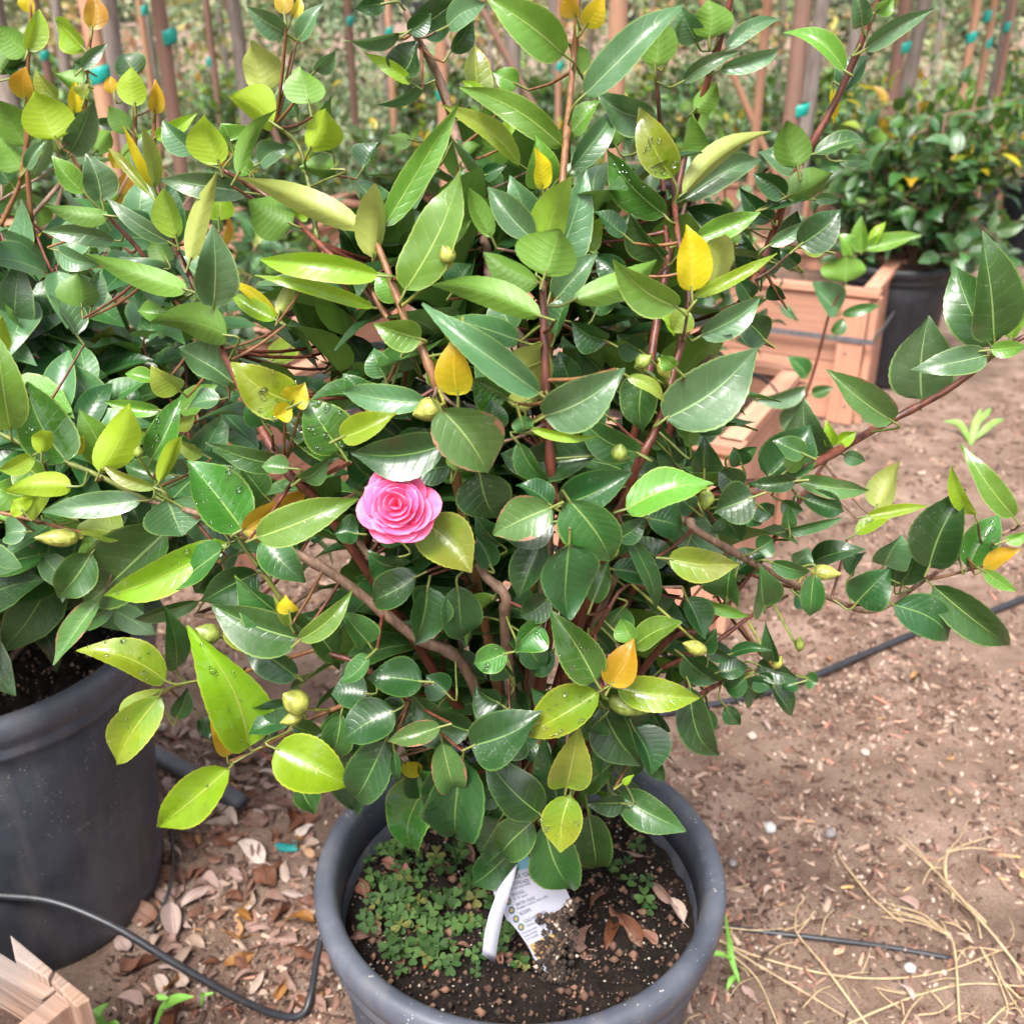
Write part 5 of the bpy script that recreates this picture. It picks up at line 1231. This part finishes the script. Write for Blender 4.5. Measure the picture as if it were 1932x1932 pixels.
co = mb.build('clover', CLOV); tag(co, 'low green clover carpet on the left of the front pot soil', None, kind='stuff')

# plant tag with its looped strip
PAPER = plain('tag_paper', (.40, .40, .47), .4, .05, 30); BLUE = plain('tag_blue', (.13, .31, .40), .4); INK = plain('tag_ink', (.06, .13, .15), .5); TAN = plain('tag_band', (.38, .25, .09), .5); GREYI = plain('tag_grey_ink', (.10, .11, .15), .5)
def zpt(zx, zy): return (1880 + zx * 500 / 1610) * 1932 / 4095, (3380 + zy * 600 / 1932) * 1932 / 4095
# plane of the tag: leaning back, its tip pushed in the soil at the front
p_lo = at_h(*zpt(1080, 1740), .384); pxu = zpt(700, 100); p_hi = at_Y(pxu[0], pxu[1], p_lo.y + .015)
e1 = p_lo - p_hi; e1n = e1.normalized(); tcam = (CAM - p_lo).normalized(); 
ex_ = Vector((1, 0, -.1)); ex_ = (ex_ - e1n * ex_.dot(e1n)).normalized(); tn = ex_.cross(e1n); tn = tn if tn.dot(tcam) > 0 else -tn
def on_tag(px, py, off=0.):
    d = ray(px, py); t = (p_lo + tn * off - CAM).dot(tn) / d.dot(tn); return CAM + d * t
tagO = empty('plant_tag', p_lo, 'white printed plant tag stuck in the front pot soil', 'tag')
outline = [(640, 90), (735, 90), (790, 270), (870, 350), (960, 385), (1110, 368), (1240, 580), (1305, 720), (1215, 790), (1190, 950), (1200, 1130), (1110, 1300), (1030, 1450), (1050, 1600), (1140, 1755), (1080, 1740), (860, 1530), (740, 1290), (600, 1090), (510, 985), (475, 970), (430, 870), (320, 660), (268, 515), (480, 390), (590, 260)]
def tag_poly(name, pts, mat, off, thick=.0006):
    bm = bmesh.new(); top = [bm.verts.new(on_tag(*zpt(*q), off) - p_lo) for q in pts]; bm.faces.new(top)
    bmesh.ops.triangulate(bm, faces=bm.faces[:])
    ret = bmesh.ops.extrude_face_region(bm, geom=bm.faces[:]); vs = [q for q in ret['geom'] if isinstance(q, bmesh.types.BMVert)]
    bmesh.ops.translate(bm, verts=vs, vec=-tn * thick); bmesh.ops.recalc_face_normals(bm, faces=bm.faces[:])
    me = bpy.data.meshes.new(name); bm.to_mesh(me); bm.free(); me.materials.append(mat)
    o = bpy.data.objects.new(name, me); link(o, tagO); return o
tag_poly('card', outline, PAPER, 0)
tag_poly('blue_band', [(640, 95), (733, 95), (788, 285), (585, 335), (600, 260)], BLUE, .0009, .0003)
tag_poly('tan_band', [(765, 1290), (900, 1215), (1190, 1075), (1190, 1130), (1100, 1300), (1015, 1450), (1020, 1500), (930, 1530), (850, 1430)], TAN, .0009, .0003)
for (zx, zy) in ((487, 725), (535, 840), (590, 950), (655, 1055)):
    o = tag_poly('icon', [(zx + 40 * math.cos(a * .524), zy + 48 * math.sin(a * .524)) for a in range(12)], INK, .0010, .0003)
    tag_poly('icon_dot', [(zx + 22 * math.cos(a * .785), zy + 26 * math.sin(a * .785)) for a in range(8)], TAN, .0014, .0003)
def text(s, zx, zy, zx2, zy2, h, mat):
    cu = bpy.data.curves.new('lettering', 'FONT'); cu.body = s; cu.extrude = 0.0; cu.size = 1.0
    o = bpy.data.objects.new('tmp', cu); COL.objects.link(o)
    dg = bpy.context.evaluated_depsgraph_get(); me = bpy.data.meshes.new_from_object(o.evaluated_get(dg)); bpy.data.objects.remove(o)
    co = np.empty(len(me.vertices) * 3, np.float32); me.vertices.foreach_get('co', co); co = co.reshape(-1, 3)
    wdt = max(.01, co[:, 0].max()); A = on_tag(*zpt(zx, zy), .0013); Bp = on_tag(*zpt(zx2, zy2), .0013); ux = (Bp - A); ln = ux.length; ux = ux / ln; uy = tn.cross(ux)
    H = (on_tag(*zpt(zx, zy - h), .0013) - A).length * 1.35
    if uy.z < 0: uy = -uy
    new = [A - p_lo + ux * float(c[0] / wdt * ln) + uy * float(c[1] * H) for c in co]
    me.vertices.foreach_set('co', np.array([tuple(q) for q in new], np.float32).ravel()); me.materials.clear(); me.materials.append(mat); me.update()
    t_ = bpy.data.objects.new('lettering', me); link(t_, tagO)
text('FOR YOUR P', 570, 440, 850, 375, 62, INK); text('MATURE SIZE', 500, 530, 760, 470, 44, GREYI); text("10' tall and wide", 515, 590, 775, 500, 34, GREYI)
text('SPACING', 550, 665, 705, 610, 44, GREYI); text("8'-10' apart", 570, 710, 745, 645, 34, GREYI); text('WATER USAGE', 600, 790, 840, 690, 44, GREYI); text('Prefers moist, rich soils', 615, 835, 1005, 665, 34, GREYI)
text('BLOOMS', 650, 905, 790, 840, 44, GREYI); text('COLD HARDINESS', 705, 1005, 985, 875, 44, GREYI); text('Hardy to 10', 735, 1055, 905, 975, 34, GREYI)
text('From late winter', 675, 1150, 870, 1060, 30, GREYI); text('blooms with gloss', 705, 1190, 870, 1110, 30, GREYI); text('on a rounded', 730, 1230, 880, 1160, 30, GREYI)
# soil washed over the lower right of the card
mb = MB(); tg = random.Random(12); PALS = plain('tag_soil_dark', (.022, .014, .010), .9, .5, 90), plain('tag_soil_brown', (.09, .05, .032), .9, .5, 90), plain('tag_soil_pale', (.33, .27, .21), .8, .3, 90)
def in_soil(x, y):      # past the ragged line that runs down the card
    edge = float(np.interp(y, [700, 850, 950, 1060, 1130, 1280, 1420, 1540, 1650, 1760], [1330, 1170, 1050, 1150, 1150, 1040, 980, 1010, 1080, 1150]))
    return x - edge + 70 * noise.noise(Vector((x * .02, y * .02, 3)))
cnt = 0
while cnt < 1300:
    zx, zy = tg.uniform(850, 1380), tg.uniform(700, 1760); e_ = in_soil(zx, zy)
    if e_ < 0 and not (e_ > -230 and tg.random() < .07 and zy > 840): continue
    if e_ > 60 and tg.random() < min(.97, (e_ - 60) / 130): continue
    P = on_tag(*zpt(zx, zy), tg.uniform(.0005, .003) - max(0, e_ * .00002)); r_ = tg.uniform(.0016, .0048); cnt += 1
    vs = [P + Vector(d_) * r_ * tg.uniform(.6, 1.3) for d_ in ((1, 0, 0), (-1, 0, 0), (0, 1, 0), (0, -1, 0), (0, 0, 1), (0, 0, -1))]
    mb.add(vs, [(0, 2, 4), (2, 1, 4), (1, 3, 4), (3, 0, 4), (2, 0, 5), (1, 2, 5), (3, 1, 5), (0, 3, 5)], tg.choices((0, 1, 2), (7, 3, .6))[0])
ts_ = mb.build('washed_soil', list(PALS), None, True); tag(ts_, 'dark crumbs of potting mix washed over the plant tag', None, kind='stuff')
# strip folded over in front of the card
mb = MB()
sl = [(600, 240), (450, 430), (360, 560), (320, 680), (240, 900), (185, 1130), (155, 1400)]; sr = [(612, 250), (570, 420), (520, 570), (490, 690), (425, 890), (375, 1150), (315, 1520)]
vs = []; itp = lambda P, n: [tuple(np.interp(np.linspace(0, len(P) - 1, n), range(len(P)), [q[k_] for q in P])[i] for k_ in (0, 1)) for i in range(n)]
sl, sr = itp(sl, 21), itp(sr, 21); n_ = len(sl)
for i, (a, b) in enumerate(zip(sl, sr)):
    lift = .004 + .018 * math.sin(i / (n_ - 1) * 2.2)
    vs += [on_tag(*zpt(*a), lift), on_tag(*zpt(*b), lift)]
mb.add(vs, [(2 * i, 2 * i + 1, 2 * i + 3, 2 * i + 2) for i in range(n_ - 1)])
so = mb.build('strip', PAPER, tagO, True, origin=tuple(p_lo)); md = so.modifiers.new('t', 'SOLIDIFY'); md.thickness = .0006

# ------------------------------------------------------------------ tubes, pipe, near box, straw, weeds
def hose(name, pts, r, label, mat, cat, group=None, n=8):
    C = catmull(pts, 8); mb = MB(); mb.tube(C, r, n); o = mb.build(name, mat, None, True, origin=tuple(C[0])); return tag(o, label, cat, group)
hose('drip_tube', [at_h(-60, 1688, .20), at_h(0, 1690, .20), at_h(100, 1701, .195), at_h(210, 1745, .17), at_h(330, 1817, .12), at_h(450, 1884, .06), at_h(530, 1916, .02), at_h(572, 1912, .012), at_h(588, 1870, .03), at_h(598, 1810, .07), at_h(608, 1765, .10)], .0055,
     'black drip tube arching across the left pot to the front pot', TUBE, 'tube', 'drip irrigation tubes')
hose('drip_tube', [at_h(325, 1560, .01), at_h(327, 1620, .02), at_h(322, 1670, .03), at_h(305, 1720, .02), at_h(287, 1765, .01)], .003, 'thin dark drip line curving down beside the left pot', TUBE, 'tube', 'drip irrigation tubes')
hose('drip_tube', [at_h(1180, 1365, .012), at_h(1280, 1340, .012), at_h(1380, 1322, .012), at_h(1510, 1285, .012), at_h(1640, 1230, .014), at_h(1740, 1190, .012), at_h(1850, 1160, .012), at_h(1990, 1105, .012)], .0075, 'long black drip line crossing the open soil on the right', TUBE, 'tube', 'drip irrigation tubes')
hose('drip_tube', [at_h(1330, 1743, .008), at_h(1430, 1757, .008), at_h(1560, 1772, .012), at_h(1680, 1788, .008), at_h(1795, 1809, .006)], .0042, 'short black drip line ending in the soil by the dry grass', TUBE, 'tube', 'drip irrigation tubes')
hose('drip_tube', [at_h(1405, 700, .47), at_h(1440, 715, .47), at_h(1470, 750, .47), at_h(1485, 800, .40), at_h(1470, 900, .2), at_h(1445, 990, .06), at_h(1430, 1030, .01)], .005, 'black drip line hanging over the box behind the flower', TUBE, 'tube', 'drip irrigation tubes')
pp = MB(); A_, B_ = at_h(272, 1408, .02), at_h(455, 1515, .02); pp.tube([A_, A_.lerp(B_, .3), A_.lerp(B_, .6), B_], [.017, .017, .017, .017], 14)
po = pp.build('irrigation_pipe', PIPE, None, True, origin=tuple(A_)); tag(po, 'grey plastic irrigation pipe lying behind the left pot', 'pipe')

# near box corner at the lower left
nb = empty('wooden_planter_box', at_h(60, 1900, 0) if False else Vector((-.48, .55, 0)), 'weathered wooden box corner at the bottom left of the picture', 'planter box', 'wooden nursery boxes')
def prism(name, pts, h, dz, mat=WOOD_OLD, slope=0.):
    """a board given by the outline of its upper face (picture px at height h), dz deep"""
    T = [at_h(p[0], p[1], h) for p in pts]; c = sum(T, Vector()) / len(T); ax = max(((T[(i + 1) % len(T)] - T[i]) for i in range(len(T))), key=lambda q: q.length)
    vert = dz > ax.length; ax = ax.normalized(); ay = EZ.cross(ax)
    Bt = [p - EZ * dz for p in T]; n = len(T); mb = MB()
    def face(vs):
        nn = (vs[1] - vs[0]).cross(vs[2] - vs[0]).normalized(); uv = []
        for v in vs:
            d = v - c; along, acr, dn = d.dot(ax), d.dot(ay), d.z
            if abs(nn.z) > .7: uv.append((along + .5, acr + .5) if not vert else (acr * .2, along + .5))
            else: uv.append((dn, along + acr + .5) if vert else (along + .5, dn + acr + .5))
        mb.add(vs, [tuple(range(len(vs)))], 0, uv)
    face(T); face(Bt[::-1])
    for i in range(n): face([T[i], Bt[i], Bt[(i + 1) % n], T[(i + 1) % n]])
    me = mb.mesh(name, mat, False, origin=tuple(nb.location)); bm = bmesh.new(); bm.from_mesh(me); bmesh.ops.remove_doubles(bm, verts=bm.verts, dist=1e-5)
    bmesh.ops.recalc_face_normals(bm, faces=bm.faces[:]); bm.to_mesh(me); bm.free()
    o = bpy.data.objects.new(name, me); link(o, nb)
    bv = o.modifiers.new('b', 'BEVEL'); bv.width = .0022; bv.segments = 2
    return o
prism('plank', [(-290, 1617), (109, 1863), (78, 1886), (-320, 1655)], .400, .165)
prism('plank', [(-290, 1711), (109, 1957), (80, 1980), (-320, 1748)], .232, .20)
prism('corner_board', [(19, 1761), (101, 1829), (91, 1847), (29, 1808)], .414, .40)
prism('corner_board', [(105, 1830), (172, 1883), (144, 1900), (95, 1849)], .408, .395)
prism('plank', [(110, 1867), (138, 1891), (-10, 2010), (-60, 2010)], .400, .17)
prism('plank', [(108, 1951), (136, 1975), (-10, 2090), (-60, 2090)], .228, .2)
nsm = MB(); vs = []
for j in range(9):
    for i in range(9):
        vs.append(at_h(-420 + 500 * i / 8, 1850 + 40 * (i / 8) + 300 * j / 8, .34 + .012 * noise.noise(Vector((i * .9, j * .9, 2)))))
nsm.add(vs, [(j * 9 + i, (j + 1) * 9 + i, (j + 1) * 9 + i + 1, j * 9 + i + 1) for j in range(8) for i in range(8)])
nso = nsm.build('soil', soilbox, nb, True, origin=tuple(nb.location)); nso.location = (0, 0, 0)

STRAWM = plain('straw', (.44, .32, .18), .6, .25, 60)
def straw(pts, label, branches=(), r=.0019):
    P = [at_h(p[0], p[1], (p[2] if len(p) > 2 else .008)) for p in pts]
    o = empty('dry_grass_stem', P[0], label, 'dry grass', 'dry grass stems'); C = catmull(P, 7)
    mb = MB(); mb.tube(C, [r * (1 - .5 * i / len(C)) for i in range(len(C))], 5); mb.build('stalk', STRAWM, o, True, origin=tuple(P[0]))
    for bpts in branches:
        Q = [at_h(p[0], p[1], (p[2] if len(p) > 2 else .012)) for p in bpts]
        C = catmull(Q, 6); m2 = MB(); m2.tube(C, [r * .75 * (1 - .5 * i / len(C)) for i in range(len(C))], 5)
        rr = random.Random(int(Q[0].x * 9999))
        for q in range(2, len(C)):       # seed husks
            d = (C[q] - C[q - 1]).normalized(); m2.tube([C[q], C[q] + d * .004 + Vector((rr.uniform(-.002, .002), rr.uniform(-.002, .002), .0015))], [.0008, .0003], 4)
        m2.build('seed_head', STRAWM, o, True, origin=tuple(P[0])).location = (0, 0, 0)
    return o
straw([(1345, 1770), (1430, 1805), (1560, 1838), (1680, 1846), (1790, 1830), (1905, 1785)], 'long bowed dry grass stem crossing the soil at lower right')
straw([(1600, 1932), (1660, 1905), (1740, 1875), (1830, 1856), (1940, 1862)], 'dry grass stem curving in from the bottom right corner')
straw([(1345, 1765), (1420, 1815), (1530, 1880), (1620, 1935)], 'straight dry stem running from the pot to the bottom edge')
straw([(1380, 1800), (1430, 1850), (1470, 1940)], 'short dry stem hanging down beside the green weed')
straw([(1640, 1940), (1560, 1830, .02), (1506, 1765, .02), (1500, 1740, .02)], 'forked dry grass stem with a bent seed head', ([(1500, 1745, .02), (1503, 1715), (1518, 1695)], [(1505, 1760), (1525, 1735), (1535, 1720)], [(1480, 1755), (1510, 1745), (1530, 1730)], [(1350, 1748), (1420, 1755), (1480, 1752)]))
straw([(1810, 1935), (1804, 1830, .02), (1798, 1780, .03), (1785, 1755, .03)], 'dry grass seed head of five fingers at lower right', ([(1790, 1765, .03), (1740, 1725), (1675, 1705)], [(1790, 1765, .03), (1745, 1735), (1680, 1715)], [(1785, 1762, .03), (1730, 1740), (1665, 1730)], [(1788, 1765), (1735, 1735), (1680, 1720)]))
straw([(1932, 1840), (1870, 1760, .02), (1790, 1670, .02), (1740, 1620), (1690, 1578)], 'long dry stem rising to the upper left at lower right', ([(1800, 1690), (1750, 1625), (1708, 1582)], [(1790, 1670), (1779, 1640), (1782, 1610)], [(1860, 1740), (1830, 1710), (1775, 1665)], [(1860, 1750), (1820, 1710), (1770, 1670)], [(1850, 1770), (1840, 1730), (1815, 1700)]))
straw([(1785, 1660, .01), (1783, 1630, .02), (1788, 1605, .03)], 'small upright dry seed head on the open soil', ([(1785, 1608, .03), (1810, 1580), (1825, 1550)], [(1785, 1608, .03), (1830, 1590), (1876, 1577)], [(1785, 1608, .03), (1830, 1600), (1885, 1605)], [(1788, 1610), (1770, 1625), (1762, 1640)]))
straw([(1940, 1900), (1880, 1840), (1850, 1790), (1870, 1820)], 'kinked dry stem at the right edge near the bottom', ([(1880, 1840), (1900, 1900), (1890, 1930)], [(1870, 1800), (1900, 1870), (1940, 1930)]))
straw([(1640, 1690), (1600, 1640), (1580, 1610)], 'thin reddish dry twig on the open soil', ([(1640, 1690), (1700, 1740), (1680, 1700)],))
straw([(1860, 1935), (1890, 1905), (1932, 1880)], 'broken dry stem in the bottom right corner', ([(1730, 1915), (1770, 1910), (1800, 1890)], [(1700, 1935), (1720, 1900), (1740, 1880)]))
sw = random.Random(77)
mbs = MB()
for k in range(80):
    px, py = sw.uniform(1300, 1935), sw.uniform(1640, 1932)
    if sw.random() > (py - 1560) / 350: continue
    P = at_h(px, py, .006); a = sw.random() * 6.28; L = sw.uniform(.02, .07); d = Vector((math.cos(a), math.sin(a), 0)); e = Vector((-d.y, d.x, 0)) * sw.uniform(-.3, .3)
    mbs.tube(catmull([P, P + d * L * .5 + e * L * .5 + Vector((0, 0, sw.uniform(0, .012))), P + d * L], 3), sw.uniform(.0005, .0012), 4)
o = mbs.build('straw_litter', STRAWM); tag(o, 'loose bits of straw in the lower right corner', None, kind='stuff')

WEED = plain('weed_leaf', (.18, .40, .06), .5, .2, 60)
def weed(px, py, leaves, label, h=.0):
    B = at_h(px, py, .003); o = empty('weed', B, label, 'weed', 'green weeds')
    for pts, w in leaves:
        C = catmull([at_h(p[0], p[1], p[2]) for p in pts], 5); mb = MB(); n_ = len(C)
        vs = []
        for i, c in enumerate(C):
            t = (C[min(i + 1, n_ - 1)] - C[max(i - 1, 0)]).normalized(); s = t.cross((CAM - c).normalized()).normalized()
            ww = w / FPX * depth(c) * .5 * max(.08, math.sin(math.pi * (.12 + .86 * i / (n_ - 1))))
            vs += [c - s * ww, c + (CAM - c).normalized() * -ww * .3, c + s * ww]
        mb.add(vs, [(3 * i + j, 3 * i + j + 1, 3 * i + j + 4, 3 * i + j + 3) for i in range(n_ - 1) for j in (0, 1)])
        q = mb.build('blade', WEED, o, True, origin=tuple(B)); q.location = (0, 0, 0)
        md = q.modifiers.new('t', 'SOLIDIFY'); md.thickness = .0004
weed(1395, 1858, [([(1395, 1855, .003), (1380, 1810, .03), (1376, 1780, .05), (1366, 1715, .11)], 12), ([(1380, 1810, .03), (1360, 1800, .05), (1335, 1800, .05), (1318, 1815, .03)], 9), ([(1390, 1840, .01), (1378, 1850, .02), (1370, 1870, .01)], 10)], 'slim green grass weed beside the right of the front pot')
weed(195, 1935, [([(215, 1945, .003), (190, 1935, .03), (180, 1915, .05), (205, 1892, .05)], 26), ([(200, 1950, .003), (215, 1935, .03), (228, 1935, .03)], 20)], 'green toothed weed leaf beside the weathered box corner')
weed(290, 1940, [([(292, 1940, .003), (305, 1905, .03), (318, 1882, .05)], 10), ([(305, 1905, .03), (330, 1885, .05), (366, 1880, .06)], 18), ([(318, 1884, .05), (300, 1880, .05), (305, 1878, .05)], 12), ([(380, 1900, .01), (383, 1878, .03), (378, 1872, .04)], 7), ([(383, 1878, .03), (395, 1875, .03), (404, 1874, .03)], 7)], 'bright green seedling with toothed leaves at the bottom left')
weed(1830, 830, [([(1830, 840, .003), (1840, 800, .06), (1850, 770, .1)], 12), ([(1830, 835, .003), (1810, 800, .04), (1780, 795, .04)], 10), ([(1835, 830, .003), (1870, 800, .05), (1895, 790, .05)], 10), ([(1838, 805, .05), (1860, 780, .08), (1870, 770, .08)], 8)], 'pale blurred weed on the soil at the right edge')
# bits and pieces
def pebble(px, py, s, mat, name, label, cat, flat=.6, seed=1, group=None):
    P = on_ground(px, py); L = s / FPX * depth(P); bm = bmesh.new(); bmesh.ops.create_icosphere(bm, subdivisions=2, radius=L / 2)
    for v in bm.verts:
        k = 1 + .35 * noise.noise(v.co * (3 / L) + Vector((seed, 0, 0))); v.co *= k; v.co.z *= flat
    me = bpy.data.meshes.new(name); bm.to_mesh(me); bm.free(); me.materials.append(mat)
    for p in me.polygons: p.use_smooth = True
    o = bpy.data.objects.new(name, me); link(o); o.location = P + Vector((0, 0, L * flat * .4)); return tag(o, label, cat, group)
STONE = plain('pale_stone', (.40, .33, .27), .7, .2, 80, .3); STONEW = plain('white_stone', (.45, .43, .42), .6, .15, 80, .3); STONEG = plain('grey_stone', (.18, .16, .16), .7, .2, 80, .3)
for k, (x, y, s, m_, l_) in enumerate(((1632, 1419, 18, STONE, 'round pale pebble on the open soil'), (1452, 1562, 26, STONEW, 'jagged white stone right of the front pot'), (1566, 1572, 24, STONEG, 'grey striped stone beside the white one'), (1382, 1632, 18, STONEG, 'small grey pebble next to the front pot rim'),
                                       (1418, 1394, 20, STONE, 'flat cream pebble near the hanging leaves'), (1715, 1832, 22, STONEW, 'pale stone under the dry grass'), (360, 1548, 46, STONEG, 'grey stone chunk among the dead leaves'), (305, 1376, 24, STONE, 'cream stone behind the left pot'))):
    pebble(x, y, s, m_, 'pebble', l_, 'pebble', .6, k * 3.1)
TEALP = plain('teal_plastic', (.03, .26, .25), .4, .15, 60)
P = on_ground(540, 1598); mb = MB(); wz = depth(P) / FPX
mb.v = []; prof = [(-22, -3), (-14, -10), (4, -9), (20, -11), (23, 8), (6, 9), (-12, 8)]
mb.add([P + Vector((a * wz, -b * wz * 1.3, .006 + .002 * math.sin(a))) for a, b in prof] + [P + Vector((a * wz, -b * wz * 1.3, .002)) for a, b in prof], [tuple(range(7))[::-1], tuple(range(7, 14))] + [(i, (i + 1) % 7, 7 + (i + 1) % 7, 7 + i) for i in range(7)])
tag(mb.build('plastic_scrap', TEALP, None, False, origin=tuple(P)), 'small teal scrap of plastic tape on the soil between the pots', 'plastic scrap')

# neighbouring fallen leaves that would read alike are told apart by their order from the top of the picture
byl = {}
for o in SC.objects:
    if o.name.startswith('fallen_leaf'): byl.setdefault(o['label'], []).append(o)
for lb, ob in byl.items():
    if len(ob) < 2: continue
    ob.sort(key=lambda q: -q.location.y)
    nm = {2: ['upper of two', 'lower of two']}.get(len(ob)) or ['%s highest of %s' % (ORD[i], len(ob)) for i in range(len(ob))]
    for o, w_ in zip(ob, nm): o['label'] = lb + ', ' + w_.replace('first highest', 'highest')

# white plastic tag at the far left, standing in the left pot
tb = at_Y(-22, 1300, 1.12); lt = empty('plant_tag', tb, 'white plastic tag tip at the far left edge over the left pot', 'tag')
mb = MB(); C = catmull([tb, at_Y(-12, 1255, 1.11), at_Y(0, 1215, 1.09), at_Y(12, 1182, 1.10)], 5); vs = []
for c_ in C: vs += [c_ + Vector((-.012, 0, -.003)), c_ + Vector((.012, 0, .003))]
mb.add(vs, [(2 * i, 2 * i + 1, 2 * i + 3, 2 * i + 2) for i in range(len(C) - 1)])
o = mb.build('card', PAPER, lt, True, origin=tuple(tb)); o.location = (0, 0, 0); md = o.modifiers.new('t', 'SOLIDIFY'); md.thickness = .0008
